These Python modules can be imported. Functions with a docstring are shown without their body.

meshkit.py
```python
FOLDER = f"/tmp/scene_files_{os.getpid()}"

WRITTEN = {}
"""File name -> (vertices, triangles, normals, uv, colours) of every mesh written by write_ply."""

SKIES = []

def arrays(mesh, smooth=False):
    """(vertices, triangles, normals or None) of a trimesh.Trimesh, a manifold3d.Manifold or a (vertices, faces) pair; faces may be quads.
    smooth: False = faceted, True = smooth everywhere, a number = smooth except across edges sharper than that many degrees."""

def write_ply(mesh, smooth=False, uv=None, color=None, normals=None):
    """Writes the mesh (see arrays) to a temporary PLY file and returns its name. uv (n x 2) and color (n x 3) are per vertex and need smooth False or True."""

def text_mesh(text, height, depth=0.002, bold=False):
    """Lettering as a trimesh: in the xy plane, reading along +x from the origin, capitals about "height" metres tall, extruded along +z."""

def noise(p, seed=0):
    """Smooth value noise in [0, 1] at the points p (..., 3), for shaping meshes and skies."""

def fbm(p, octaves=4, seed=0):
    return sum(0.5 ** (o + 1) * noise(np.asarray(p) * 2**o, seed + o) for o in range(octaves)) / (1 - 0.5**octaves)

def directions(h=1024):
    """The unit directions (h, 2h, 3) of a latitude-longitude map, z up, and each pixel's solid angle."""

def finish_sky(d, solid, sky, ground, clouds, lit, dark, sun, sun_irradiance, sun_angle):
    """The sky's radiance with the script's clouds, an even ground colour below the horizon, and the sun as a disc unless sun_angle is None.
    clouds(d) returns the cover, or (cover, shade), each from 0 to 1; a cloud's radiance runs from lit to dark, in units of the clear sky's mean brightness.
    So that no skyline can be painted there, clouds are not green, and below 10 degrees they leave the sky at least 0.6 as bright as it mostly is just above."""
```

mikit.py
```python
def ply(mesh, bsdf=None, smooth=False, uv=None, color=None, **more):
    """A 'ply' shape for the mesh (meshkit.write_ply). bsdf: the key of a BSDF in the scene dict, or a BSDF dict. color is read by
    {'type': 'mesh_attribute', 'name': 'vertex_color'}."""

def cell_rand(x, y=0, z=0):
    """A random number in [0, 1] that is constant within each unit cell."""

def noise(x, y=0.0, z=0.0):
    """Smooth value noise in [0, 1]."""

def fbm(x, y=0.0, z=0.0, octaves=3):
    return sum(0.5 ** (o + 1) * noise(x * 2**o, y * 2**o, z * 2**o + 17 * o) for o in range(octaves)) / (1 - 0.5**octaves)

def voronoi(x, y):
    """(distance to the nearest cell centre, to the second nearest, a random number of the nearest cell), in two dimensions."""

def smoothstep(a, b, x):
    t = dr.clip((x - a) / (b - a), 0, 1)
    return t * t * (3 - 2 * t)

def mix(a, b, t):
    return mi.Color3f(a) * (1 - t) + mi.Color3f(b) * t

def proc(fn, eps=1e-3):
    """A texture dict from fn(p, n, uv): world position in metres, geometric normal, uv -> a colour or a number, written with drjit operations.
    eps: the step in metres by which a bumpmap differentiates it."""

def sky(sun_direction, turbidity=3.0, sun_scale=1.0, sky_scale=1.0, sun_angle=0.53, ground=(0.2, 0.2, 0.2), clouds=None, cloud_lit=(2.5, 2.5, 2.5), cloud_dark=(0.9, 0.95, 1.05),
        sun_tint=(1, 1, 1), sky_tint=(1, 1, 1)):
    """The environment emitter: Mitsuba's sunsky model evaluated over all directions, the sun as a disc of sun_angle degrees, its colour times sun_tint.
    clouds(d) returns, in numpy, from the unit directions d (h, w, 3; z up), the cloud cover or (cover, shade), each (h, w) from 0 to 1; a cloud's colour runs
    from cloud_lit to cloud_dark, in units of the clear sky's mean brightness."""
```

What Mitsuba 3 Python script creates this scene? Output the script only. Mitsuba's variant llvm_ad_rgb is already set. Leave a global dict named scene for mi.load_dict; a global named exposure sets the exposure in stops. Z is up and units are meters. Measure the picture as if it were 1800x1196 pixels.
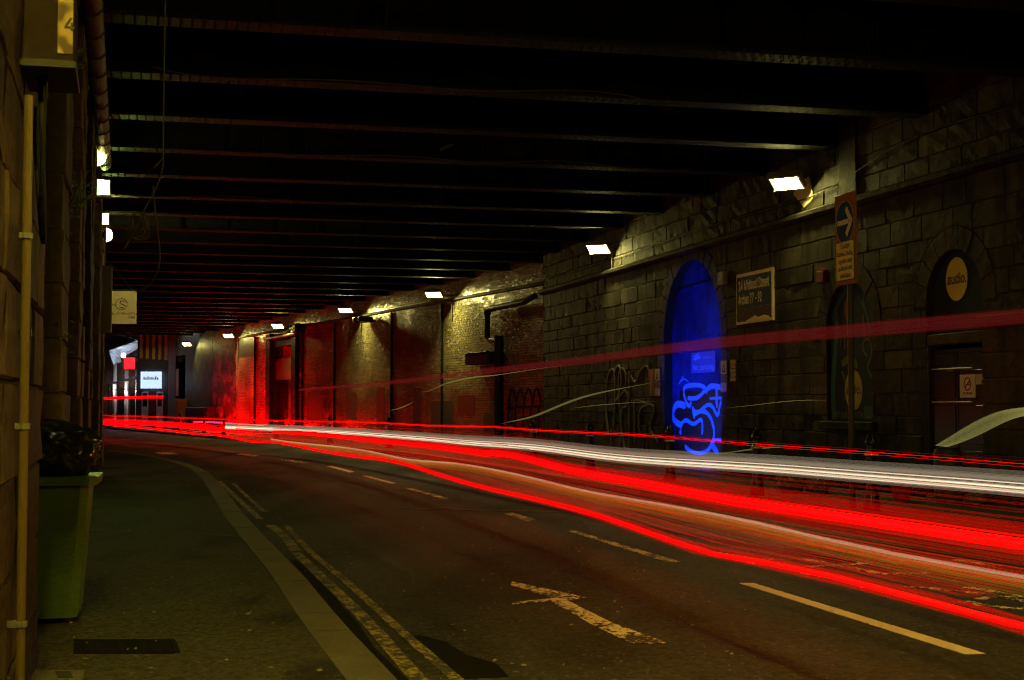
import math, random
import numpy as np, trimesh, mitsuba as mi, mikit, meshkit
import drjit as dr
from shapely.geometry import Polygon, box as sbox, LineString, Point
from shapely.ops import unary_union
from shapely import affinity
from scipy.interpolate import CubicSpline

T = mi.ScalarTransform4f
rng = np.random.default_rng(7)
random.seed(7)
scene, labels = {}, {}

# ------------------------------------------------------------------ camera, sky, exposure
EYE, PITCH, FOV = (0.0, 0.0, 1.5), math.atan(117 / 2600), 2 * math.degrees(math.atan(900 / 2600))
scene['camera'] = {'type': 'perspective', 'fov': FOV, 'fov_axis': 'x', 'near_clip': 0.1, 'far_clip': 2000.0,
                   'to_world': T().look_at(origin=list(EYE), target=[0, math.cos(PITCH), EYE[2] + math.sin(PITCH)], up=[0, 0, 1])}
night = mikit.sky((0.2, 0.9, 0.12), turbidity=3, sun_scale=0.0, sky_scale=0.0004 / 32)
night['sampling_weight'] = 2.0
scene['night_sky'] = night
exposure = 5.0                               # a long exposure: every light below is written in picture units and divided by GAIN
GAIN = 2.0 ** exposure
LAMP = np.array([1.0, 0.87, 0.24]) * .42          # discharge-yellow light of the wall lamps
WARM = np.array([1.0, 0.75, 0.085])          # the older, warmer lamps of the near bay


# ------------------------------------------------------------------ keys, parts, labels
def numbered(k):
    if k not in scene and k not in labels and not any(q.startswith(k + '__') for q in scene):
        return k
    n = COUNT.get(k, 0) + 1
    COUNT[k] = n
    return f'{k}_{n:03d}'


COUNT = {}


def thing(name, label=None, cat=None, group=None, kind=None):
    k = numbered(name)
    labels[k] = {}
    if label: labels[k]['label'] = label
    if cat: labels[k]['category'] = cat
    if group: labels[k]['group'] = group
    if kind: labels[k]['kind'] = kind
    return k


def put(key, mesh, bsdf, smooth=False, emit=None, weight=2.0, **more):
    d = mikit.ply(mesh, bsdf, smooth=smooth, **more)
    if emit is not None:
        d['emitter'] = {'type': 'area', 'radiance': {'type': 'rgb', 'value': [float(x) / GAIN for x in emit]}, 'sampling_weight': float(weight)}
    scene[key] = d
    return key


def part(parent, name, mesh, bsdf, smooth=False, emit=None, kind=None, label=None, weight=2.0):
    k = numbered(parent + '__' + name)
    put(k, mesh, bsdf, smooth, emit, weight)
    if kind or label:
        labels[k] = {a: b for a, b in (('kind', kind), ('label', label)) if b}
    return k


# ------------------------------------------------------------------ mesh helpers
def cat(ms): return trimesh.util.concatenate(ms)


class Frame:
    """Local (s along, o out of the wall, z up) to the world."""
    def __init__(self, P0, d, left=False):
        d = np.array([d[0], d[1], 0.0]); self.d = d / np.linalg.norm(d)
        n = np.array([-self.d[1], self.d[0], 0.0])
        self.n = -n if left else n
        self.P0 = np.array([P0[0], P0[1], 0.0])
        self.flip = left

    def __call__(self, s, o, z):
        return self.P0 + self.d * s + self.n * o + np.array([0, 0, z])

    def mesh(self, m):
        m = m.copy()
        v = np.asarray(m.vertices)
        m.vertices = self.P0 + v[:, :1] * self.d + v[:, 1:2] * self.n + v[:, 2:] * np.array([0, 0, 1.0])
        if self.flip: m.invert()
        return m


W = Frame((0, 0), (1, 0))                    # the world itself


def bx(f, s0, s1, o0, o1, z0, z1):
    m = trimesh.creation.box(extents=(s1 - s0, o1 - o0, z1 - z0))
    m.apply_translation(((s0 + s1) / 2, (o0 + o1) / 2, (z0 + z1) / 2))
    return f.mesh(m)


def chbox(f, s0, s1, o0, o1, z0, z1, c=0.01):
    """A box with a chamfered front face and edges."""
    c = min(c, (s1 - s0) / 3, (z1 - z0) / 3, (o1 - o0) / 2)
    pts = [(s, o0, z) for s in (s0, s1) for z in (z0, z1)] + [(s, o1 - c, z) for s in (s0, s1) for z in (z0, z1)] + \
          [(s, o1, z) for s in (s0 + c, s1 - c) for z in (z0 + c, z1 - c)]
    return f.mesh(trimesh.convex.convex_hull(np.array(pts)))


def stone_block(f, s0, s1, o0, o1, z0, z1, seed, rough=0.005):
    """A rock-faced block: chamfered arrises, a pitted front of 4 x 3 points."""
    r = np.random.default_rng(seed)
    c = min(0.010, (s1 - s0) / 4)
    j = r.uniform(-0.006, 0.006, 4)
    S = np.linspace(s0 + c + j[0], s1 - c + j[1], 4); Z = np.linspace(z0 + c + j[2] * .5, z1 - c + j[3] * .5, 3)
    off = r.normal(0, rough, (4, 3)) + r.normal(0, rough * .8)
    front = [(S[i], o1 + off[i, k], Z[k]) for i in range(4) for k in range(3)]
    ring = [(0, 0), (1, 0), (2, 0), (3, 0), (3, 1), (3, 2), (2, 2), (1, 2), (0, 2), (0, 1)]
    e = []
    for i, k in ring:
        s = s0 if i == 0 else s1 if i == 3 else S[i]
        z = z0 if k == 0 else z1 if k == 2 else Z[k]
        e.append((s, o1 - 0.016, z))
    b = [(p[0], o0, p[2]) for p in e]
    v = np.array(front + e + b); F = []
    g = lambda i, k: i * 3 + k
    for i in range(3):
        for k in range(2):
            F += [(g(i, k), g(i, k + 1), g(i + 1, k + 1)), (g(i, k), g(i + 1, k + 1), g(i + 1, k))]
    n = len(ring)
    for q in range(n):
        a, bq = ring[q], ring[(q + 1) % n]
        A, B = g(*a), g(*bq); E0, E1 = 12 + q, 12 + (q + 1) % n; G0, G1 = 22 + q, 22 + (q + 1) % n
        F += [(E0, A, B), (E0, B, E1), (G0, E0, E1), (G0, E1, G1)]
    m = trimesh.Trimesh(v, F, process=False)
    m.invert()
    return f.mesh(m)


def extr(f, poly, o0, o1):
    """A polygon in (s, z) extruded from o0 to o1."""
    out = []
    for p in (poly.geoms if hasattr(poly, 'geoms') else [poly]):
        if p.is_empty or p.geom_type != 'Polygon' or p.area < 1e-5: continue
        m = trimesh.creation.extrude_polygon(p, o1 - o0, engine='earcut')
        v = np.asarray(m.vertices).copy()
        m.vertices = np.stack([v[:, 0], v[:, 2] + o0, v[:, 1]], 1)
        m.invert()
        out.append(f.mesh(m))
    return cat(out)


def flat(poly, z0, z1):
    """A polygon in (x, y) extruded from z0 to z1."""
    out = []
    for p in (poly.geoms if hasattr(poly, 'geoms') else [poly]):
        if p.is_empty or p.geom_type != 'Polygon' or p.area < 1e-6: continue
        m = trimesh.creation.extrude_polygon(p, z1 - z0, engine='earcut'); m.apply_translation((0, 0, z0)); out.append(m)
    return cat(out)


def tube(pts, r, sides=6, caps=True, step=None, spline=True):
    p = np.asarray(pts, float)
    if spline and len(p) > 2:
        L = np.r_[0, np.cumsum(np.linalg.norm(np.diff(p, axis=0), axis=1))]
        n = max(8, int(L[-1] / (step or L[-1] / 40)))
        r = np.interp(np.linspace(0, 1, n), np.linspace(0, 1, len(np.atleast_1d(r))), np.atleast_1d(r))
        p = CubicSpline(L, p)(np.linspace(0, L[-1], n))
    r = np.broadcast_to(np.atleast_1d(r), (len(p),)) if np.ndim(r) == 0 or len(np.atleast_1d(r)) in (1, len(p)) else np.interp(np.linspace(0, 1, len(p)), np.linspace(0, 1, len(r)), r)
    t = np.gradient(p, axis=0); t /= np.linalg.norm(t, axis=1, keepdims=True) + 1e-12
    up = np.where(np.abs(t[:, 2:]) < 0.9, [0, 0, 1.0], [1.0, 0, 0])
    a = np.cross(t, up); a /= np.linalg.norm(a, axis=1, keepdims=True) + 1e-12
    b = np.cross(t, a); ang = np.arange(sides) * 2 * np.pi / sides
    v = p[:, None] + r[:, None, None] * (np.cos(ang)[None, :, None] * a[:, None] + np.sin(ang)[None, :, None] * b[:, None])
    i, j = np.meshgrid(np.arange(len(p) - 1), np.arange(sides), indexing='ij'); k = (j + 1) % sides
    q = np.stack([i * sides + j, i * sides + k, (i + 1) * sides + k, (i + 1) * sides + j], -1).reshape(-1, 4)
    F = np.vstack([q[:, [0, 1, 2]], q[:, [0, 2, 3]]]); v = v.reshape(-1, 3)
    if caps:
        n = len(v); v = np.vstack([v, p[:1], p[-1:]]); l = (len(p) - 1) * sides
        F = np.vstack([F, [(n, (j + 1) % sides, j) for j in range(sides)], [(n + 1, l + j, l + (j + 1) % sides) for j in range(sides)]])
    m = trimesh.Trimesh(v, F, process=False)
    if m.volume < 0: m.invert()
    return m


def lathe(prof, at, n=20):
    m = trimesh.creation.revolve(np.array(prof, float), sections=n)
    m.apply_translation(at)
    if m.volume < 0: m.invert()
    return m


def text_on(f, text, s, z, height, o, width=None, bold=False, depth=0.002):
    """Lettering on a wall seen from the road. s: where the text begins (its left end as read), o: face it stands on."""
    m = meshkit.text_mesh(text, height, depth, bold)
    v = np.asarray(m.vertices).copy()
    if width: v[:, 0] *= width / (v[:, 0].max() - v[:, 0].min())
    sgn = 1 if f.flip else -1
    m.vertices = np.stack([s + sgn * v[:, 0], o + v[:, 2], z + v[:, 1]], 1)
    m = f.mesh(m)
    if m.volume < 0: m.invert()
    return m


def ribbon(pts, w):
    """Outline in 2-D of a brush stroke of width w through pts."""
    p = np.asarray(pts, float)
    if len(p) > 2:
        L = np.r_[0, np.cumsum(np.linalg.norm(np.diff(p, axis=0), axis=1))]
        p = CubicSpline(L, p)(np.linspace(0, L[-1], 8 * len(p)))
    return LineString(p).buffer(w / 2, quad_segs=3)


# ------------------------------------------------------------------ materials
N, FB, SS, MIX = mikit.noise, mikit.fbm, mikit.smoothstep, mikit.mix


def pbr(name, color, rough=0.6, metal=0.0, spec=0.5, bump=None, bscale=1.0, **more):
    d = {'type': 'principled', 'base_color': color if isinstance(color, dict) else {'type': 'rgb', 'value': list(color)},
         'roughness': rough, 'metallic': metal, 'specular': spec, **more}
    if bump is not None:
        d = {'type': 'bumpmap', 'arbitrary': bump, 'scale': bscale, 'bsdf': d}
    scene[name] = {'type': 'twosided', 'bsdf': d}
    return name


def f_asphalt(p, n, uv):
    g = N(p.x * 46, p.y * 30, 3.0)
    big = FB(p.x * .55, p.y * .3, 1.0, 3)
    patch = SS(.48, .66, FB(p.x * .9 + 7, p.y * .28, 4.0, 3))
    c = MIX((.030, .027, .024), (.062, .056, .048), big)
    c = c * (0.62 + .38 * (1 - patch))
    speck = SS(.80, .93, g)
    return c * (0.45 + .7 * N(p.x * 34, p.y * 22) + .4 * N(p.x * 80, p.y * 60)) + mi.Color3f(.05, .046, .038) * speck


def f_asphalt_r(p, n, uv):
    return .50 + .28 * FB(p.x * .9 + 7, p.y * .28, 4.0, 3) + .1 * N(p.x * 60, p.y * 60)


def f_asphalt_h(p, n, uv):
    return .0035 * N(p.x * 75, p.y * 75) + .002 * N(p.x * 30, p.y * 30)


pbr('asphalt', mikit.proc(f_asphalt), mikit.proc(f_asphalt_r), spec=.3, bump=mikit.proc(f_asphalt_h, 2e-3))


def f_pave(p, n, uv):
    big = FB(p.x * .8 + 3, p.y * .35, 2.0, 3)
    dark = SS(.5, .72, FB(p.x * 1.3, p.y * .5 + 9, 6.0, 3))
    c = MIX((.036, .031, .024), (.066, .057, .044), big) * (1 - .55 * dark)
    return c * (.45 + .7 * N(p.x * 36, p.y * 24) + .4 * N(p.x * 85, p.y * 60)) + mi.Color3f(.05, .045, .035) * SS(.83, .95, N(p.x * 46, p.y * 30, 5.0))


pbr('pavement_asphalt', mikit.proc(f_pave), .75, spec=.3, bump=mikit.proc(f_asphalt_h, 2e-3))


def f_kerb(p, n, uv):
    return MIX((.085, .075, .058), (.15, .135, .105), FB(p.x * 3, p.y * 1.5, p.z * 3, 3)) * (.8 + .4 * N(p.x * 80, p.y * 80, p.z * 80))


pbr('granite', mikit.proc(f_kerb), .7)


def worn(ca, lo, hi):
    def fn(p, n, uv):
        w = SS(lo, hi, .62 * FB(p.x * 5, p.y * 3.2, 1.5, 3) + .38 * N(p.x * 48, p.y * 36))
        return MIX((.05, .046, .04), ca, w)
    return fn


pbr('road_paint', mikit.proc(worn((.82, .76, .58), .22, .34)), .6)
pbr('road_paint_worn', mikit.proc(worn((.80, .73, .52), .44, .58)), .65)
pbr('yellow_line_paint', mikit.proc(worn((.40, .29, .06), .42, .72)), .65)


def stone_col(a, b, soot):
    def fn(p, n, uv):
        big = FB(p.x * .7 + p.y * .55, p.y * .4, p.z * .5, 3)
        drip = SS(.40, .68, FB(p.x * 2.6 + p.y * 2.1, p.y * 1.3, p.z * .22, 3))
        cell = mikit.cell_rand(p.x * 1.2 + p.y * 1.5, p.y * .4, p.z * 2.7)
        c = MIX(a, b, big) * (.75 + .5 * cell)
        c = MIX(c, soot, .75 * drip)
        return c * (.7 + .6 * N(p.x * 22, p.y * 22, p.z * 22))
    return fn


def f_stone_h(p, n, uv):
    return .009 * FB(p.x * 9, p.y * 9, p.z * 9, 3)


pbr('sooty_stone', mikit.proc(stone_col((.030, .027, .017), (.072, .064, .040), (.010, .0095, .008))), .7, spec=.25, bump=mikit.proc(f_stone_h, 4e-3))
pbr('sooty_stone_dark', mikit.proc(stone_col((.020, .018, .012), (.050, .044, .028), (.008, .0075, .006))), .7, spec=.25, bump=mikit.proc(f_stone_h, 4e-3))
pbr('sooty_stone_pale', mikit.proc(stone_col((.045, .040, .026), (.105, .092, .058), (.012, .011, .009))), .7, spec=.25, bump=mikit.proc(f_stone_h, 4e-3))
pbr('brown_stone', mikit.proc(stone_col((.052, .031, .014), (.105, .064, .028), (.015, .010, .006))), .7, spec=.3, bump=mikit.proc(f_stone_h, 4e-3))
pbr('mortar', (.026, .023, .016), .9)


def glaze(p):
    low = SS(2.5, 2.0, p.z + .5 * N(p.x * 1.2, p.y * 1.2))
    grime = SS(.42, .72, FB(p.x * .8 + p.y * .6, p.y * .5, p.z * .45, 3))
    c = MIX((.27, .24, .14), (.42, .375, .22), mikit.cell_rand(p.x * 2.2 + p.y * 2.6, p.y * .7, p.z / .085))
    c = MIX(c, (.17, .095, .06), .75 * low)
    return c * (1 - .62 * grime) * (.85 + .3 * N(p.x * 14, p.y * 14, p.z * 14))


def f_brick(p, n, uv): return glaze(p)
def f_brick_r(p, n, uv): return .22 + .35 * SS(.42, .72, FB(p.x * .8 + p.y * .6, p.y * .5, p.z * .45, 3)) + .12 * mikit.cell_rand(p.x * 3, p.y * 3, p.z * 12.5)


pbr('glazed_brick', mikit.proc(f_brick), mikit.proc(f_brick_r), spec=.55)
pbr('brick_mortar', (.025, .021, .014), .9)


def f_steel(p, n, uv):
    r = SS(.55, .75, FB(p.x * 1.8, p.y * 1.8, p.z * 4, 3))
    return MIX((.012, .016, .023), (.030, .024, .017), r) * (.8 + .4 * N(p.x * 9, p.y * 9, p.z * 9))


pbr('girder_paint', mikit.proc(f_steel), .55, spec=.25)


def f_render(p, n, uv):
    g = FB(p.x * 1.1 + p.y * .8, p.y * .5, p.z * .35, 3)
    return MIX((.06, .05, .04), (.13, .10, .08), g) * (1 - .5 * SS(1.6, 0.2, p.z)) * (.35 + 1.3 * FB(p.x * 2.6 + p.y * 2, p.y * 1.2, p.z * 1.5, 3))


pbr('dirty_render', mikit.proc(f_render), .55)


def f_maroon(p, n, uv):
    g = SS(.42, .6, FB(p.x * 2.2 + p.y * 1.6, p.y, p.z * 1.6, 4))
    return MIX((.035, .014, .013), (.17, .075, .055), g) * (.5 + N(p.x * 7, p.y * 7, p.z * 7))


pbr('maroon_render', mikit.proc(f_maroon), .5)


def f_rust(p, n, uv):
    r = SS(.45, .62, FB(p.x * 9, p.y * 9, p.z * 7, 3))
    return MIX((.42, .30, .08), (.07, .028, .010), r)


pbr('rusty_cream_paint', mikit.proc(f_rust), .5)
pbr('rusty_brown_paint', (.022, .010, .004), .7, spec=.2)
pbr('pipe_paint', (.13, .085, .025), .35, spec=.6)


def f_bin(p, n, uv): return MIX((.085, .155, .04), (.12, .20, .055), FB(p.x * 5, p.y * 5, p.z * 3, 3)) * (.85 + .3 * N(p.x * 60, p.y * 60, p.z * 60))


pbr('green_plastic', mikit.proc(f_bin), .42)


def f_bag_h(p, n, uv): return .02 * FB(p.x * 14, p.y * 14, p.z * 7, 3)


pbr('black_bag', (.02, .02, .017), .16, spec=.8, bump=mikit.proc(f_bag_h, 3e-3))
pbr('clear_bag', (.16, .13, .12), .3, bump=mikit.proc(f_bag_h, 3e-3))
for nm, c, r in [('black_metal', (.012, .012, .012), .28), ('black_paint', (.008, .008, .009), .55), ('grey_metal', (.16, .15, .13), .45), ('dark_grey', (.05, .05, .05), .5),
                 ('white_paint', (.72, .71, .66), .5), ('cream_sign', (.80, .74, .45), .45), ('sign_orange', (.36, .15, .035), .5), ('sign_blue', (.008, .04, .28), .35),
                 ('sign_navy', (.008, .022, .042), .3), ('sign_purple', (.07, .015, .05), .35), ('disc_yellow', (.86, .79, .12), .5), ('door_black', (.012, .014, .018), .25),
                 ('red_plastic', (.45, .02, .012), .35), ('red_print', (.42, .01, .01), .5), ('dark_red', (.10, .01, .012), .45), ('graffiti_paint', (.10, .36, .85), .7),  # graffiti colour carries the blue light falling on white paint
                 ('label_yellow', (.50, .40, .05), .5), ('label_pale', (.42, .38, .28), .6), ('label_orange', (.42, .15, .05), .6), ('label_brown', (.10, .06, .04), .6),
                 ('mural_navy', (.014, .03, .05), .4), ('mural_teal', (.03, .11, .12), .4), ('mural_red', (.16, .045, .04), .45), ('mural_green', (.09, .13, .04), .45),
                 ('grey_panel', (.17, .145, .12), .5), ('red_panel', (.38, .06, .05), .4), ('maroon_panel', (.13, .045, .045), .4), ('tag_white', (.17, .165, .14), .7),
                 ('hoarding_yellow', (.55, .42, .06), .5), ('hoarding_dark', (.06, .055, .03), .6), ('shop_white', (.62, .66, .70), .5), ('building_grey', (.26, .25, .23), .7),
                 ('dull_yellow', (.34, .31, .06), .6), ('leaf', (.10, .16, .035), .6), ('wire', (.10, .09, .055), .5), ('litter_pale', (.35, .30, .18), .7), ('awning_blue', (.05, .06, .14), .6),
                 ('silver', (.55, .55, .55), .3), ('buff_grey', (.085, .085, .072), .6), ('lamp_body', (.30, .28, .22), .5)]:
    pbr(nm, c, max(r, .6) if nm.startswith(('sign_', 'mural_')) else r, spec=.2 if nm.startswith(('sign_', 'mural_')) else .5)
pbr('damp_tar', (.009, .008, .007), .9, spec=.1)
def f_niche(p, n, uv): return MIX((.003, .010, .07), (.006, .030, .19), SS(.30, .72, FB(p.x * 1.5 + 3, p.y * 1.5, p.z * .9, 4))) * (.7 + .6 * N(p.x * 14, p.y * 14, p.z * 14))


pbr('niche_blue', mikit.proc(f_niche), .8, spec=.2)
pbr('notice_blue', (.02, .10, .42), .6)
pbr('flange_paint', (.007, .007, .007), .6, spec=.25)  # girder paint darkened to hold down lamp light on the undersides
pbr('matt_dark', (.012, .011, .009), .95, spec=.08)
scene['light_source'] = {'type': 'diffuse', 'reflectance': {'type': 'rgb', 'value': [.02, .02, .02]}}
scene['glass'] = {'type': 'thindielectric'}

# ------------------------------------------------------------------ the lie of the place
R1 = Frame((6.75, 21.2), (-.246, 1))         # stone wall on the right; n points to the road
R2 = Frame((-.08, 49.0), (-.445, 1))         # brick wall beyond the bend
L = Frame((0, 0), (-.262, 1), left=True)     # wall on the left: faces at o = about -.65 * .967
A = np.array([-.2389, .9711, 0]); G = np.array([.9711, .2389, 0])      # along the street, along a girder
KERB = [(3.4, -8), (1.36, 0), (-.69, 8.19), (-1.15, 10.01), (-1.69, 12.28), (-2.55, 15.7), (-3.53, 19.61), (-4.69, 24.49), (-5.78, 29.01), (-7.12, 34.05), (-9.19, 39.94), (-11.09, 44.48),
        (-12.82, 47.72), (-14.0, 49.2), (-16.5, 50.6), (-20, 51.5), (-40, 53.5)]
RKERB = [(11.0, -8.5), (8.85, -.2), (5.07, 14.66), (3.95, 18.7), (1.2, 29.3), (-2.9, 44.6), (-10.2, 61.5), (-19.5, 82.5), (-27, 99.4)]
PH = .08


def smooth_line(pts, n=160):
    p = np.array(pts, float); q = np.r_[0, np.cumsum(np.linalg.norm(np.diff(p, axis=0), axis=1))]
    from scipy.interpolate import PchipInterpolator
    u = np.linspace(0, q[-1], n)
    return np.stack([PchipInterpolator(q, p[:, 0])(u), PchipInterpolator(q, p[:, 1])(u)], 1)


# ------------------------------------------------------------------ ground
ground = thing('ground', 'bare dark ground under and around the street', 'ground', kind='structure')
put(ground, flat(sbox(-400, -300, 400, 500), -.5, -.03), 'asphalt')
road = thing('road', 'dark worn asphalt street curving to the left under the bridge', 'road', kind='structure')
put(road, flat(sbox(-70, -12, 30, 140), -.03, 0), 'asphalt')
kl = smooth_line(KERB)
kin = np.array(LineString(kl).parallel_offset(.27, 'left').coords)
if np.hypot(*(kin[0] - kl[0])) > 2: kin = kin[::-1]
pav = Polygon(np.vstack([kin, [(-60, 53.5), (-60, -12), (kin[0][0], -12)]])).buffer(0)
pl = thing('pavement', 'dark asphalt pavement with patches and damp stains beside the left wall', 'pavement', kind='structure')
put(pl, flat(pav, -.03, PH), 'pavement_asphalt')
kl_line, ki_line = LineString(kl), LineString(kin)
kerb = thing('kerb', 'pale granite kerbstones along the left pavement', 'kerb', kind='structure')
put(kerb, flat(Polygon(np.vstack([kl, kin[::-1]])).buffer(-.012), -.03, PH - .02), 'mortar')
d, k = 6.0, 0
while d < 58:
    ln = .92 + .1 * math.sin(k * 2.3)
    def q(line, a): return np.array(line.interpolate(a).coords[0])
    a0, a1, a2, a3 = q(kl_line, d + .006), q(kl_line, d + ln - .006), None, None
    def inn(a): return np.array(ki_line.interpolate(ki_line.project(Point(*a))).coords[0])
    b0, b1 = inn(a0), inn(a1)
    c = .015
    top = [a0 + (b0 - a0) * .06, a1 + (b1 - a1) * .06, b1, b0]
    h = PH + .004 + rng.uniform(-.004, .004)
    pts = [(*x, -.02) for x in (a0, a1, b1, b0)] + [(*x, h - c) for x in (a0, a1, b1, b0)] + [(*x, h) for x in top]
    part(kerb, 'kerbstone', trimesh.convex.convex_hull(np.array(pts)), 'granite')
    d += ln; k += 1
rk = smooth_line(RKERB, 60)
pr = thing('pavement', 'dark pavement in front of the arches on the right', 'pavement', kind='structure')
put(pr, flat(Polygon(np.vstack([rk, [(-10, 110), (30, 110), (30, -12), (rk[0][0], -12)]])).buffer(0).difference(LineString(rk).buffer(.16)), -.03, .10), 'pavement_asphalt')
kr = thing('kerb', 'dark kerb edge of the right hand pavement', 'kerb', kind='structure')
put(kr, flat(LineString(rk).buffer(.155, cap_style='flat'), -.03, .105), 'granite')

# painted markings, each a sheet 4 mm proud
def mark(name, label, cat_, polys, mat, group=None):
    k = thing(name, label, cat_, group)
    put(k, cat([flat(p, .001, .005) for p in polys]), mat)
    return k


def line_poly(pts, w): return LineString(smooth_line(pts, 40)).buffer(w / 2, cap_style='flat')


for i, (pts, w, m, lb) in enumerate([
    ([(-5.9, 29.9), (-4.6, 24.7), (-3.36, 19.8)], .09, 'yellow_line_paint', 'inner yellow line beside the kerb where the street bends'),
    ([(-3.05, 18.75), (-2.57, 16.9), (-2.25, 15.45)], .12, 'yellow_line_paint', 'short repainted piece of the inner yellow line'),
    ([(-2.22, 15.27), (-1.69, 13.14), (-1.0, 10.35), (-.52, 8.23), (.4, 4.4)], .10, 'yellow_line_paint', 'broad worn yellow line nearest the granite kerb'),
    ([(-5.45, 29.0), (-4.5, 25.1), (-3.54, 21.19)], .07, 'yellow_line_paint', 'outer yellow line where the street bends'),
    ([(-2.85, 18.75), (-2.06, 15.27), (-1.35, 12.47), (-.7, 9.79), (-.31, 8.23), (.5, 5.0)], .075, 'yellow_line_paint', 'thin broken outer yellow line along the gutter')]):
    mark('yellow_line', lb, 'road marking', [line_poly(pts, w)], m)
k = mark('road_arrow', 'worn painted arrow in the left lane pointing ahead and left', 'road marking',
         [Polygon([(.0, 12.75), (.60, 11.66), (.30, 11.72), (-.01, 12.50)]), Polygon([(.60, 11.66), (.0, 11.30), (.01, 11.40), (.42, 11.72)]), Polygon([(.27, 11.62), (.40, 11.64), (.70, 10.3), (.99, 9.46), (.76, 9.42), (.56, 10.2)])], 'road_paint_worn')
DASH = [([(1.93, 12.63), (2.05, 12.63), (2.87, 9.05), (2.74, 9.03)], 'road_paint', 'bright solid dash of the centre line nearest the camera'),
        ([(.67, 17.91), (.77, 17.91), (1.62, 14.38), (1.5, 14.28)], 'road_paint_worn', 'almost worn away centre line dash behind the arrow'),
        ([(-.12, 20.85), (0, 20.97), (.32, 19.71), (.19, 19.41)], 'road_paint_worn', 'short centre line stub beside the tarred road joint'),
        ([(-1.96, 27.21), (-1.84, 27.21), (-1.02, 24.19), (-1.12, 24.04)], 'road_paint_worn', 'third centre line dash beyond the tarred road joint counting back'),
        ([(-3.24, 32.1), (-3.13, 32.1), (-2.26, 29.01), (-2.34, 28.8)], 'road_paint', 'centre line dash in the middle of the bend'),
        ([(-4.65, 37.29), (-4.52, 37.29), (-3.6, 34.05), (-3.7, 33.76)], 'road_paint', 'far thin centre line dash past the bend'),
        ([(-6.49, 41.64), (-6.38, 42.09), (-5.42, 39.54), (-5.56, 39.15)], 'road_paint_worn', 'faint far centre line dash before the side street'),
        ([(-8.70, 46.59), (-8.58, 47.15), (-7.6, 44.99), (-7.73, 44.48)], 'road_paint_worn', 'faint farthest dash opposite the side street'),
        ([(-11.75, 48.61), (-11.12, 48.31), (-10.46, 46.59), (-10.99, 46.59)], 'road_paint', 'short broad bar at the side street mouth')]
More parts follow.
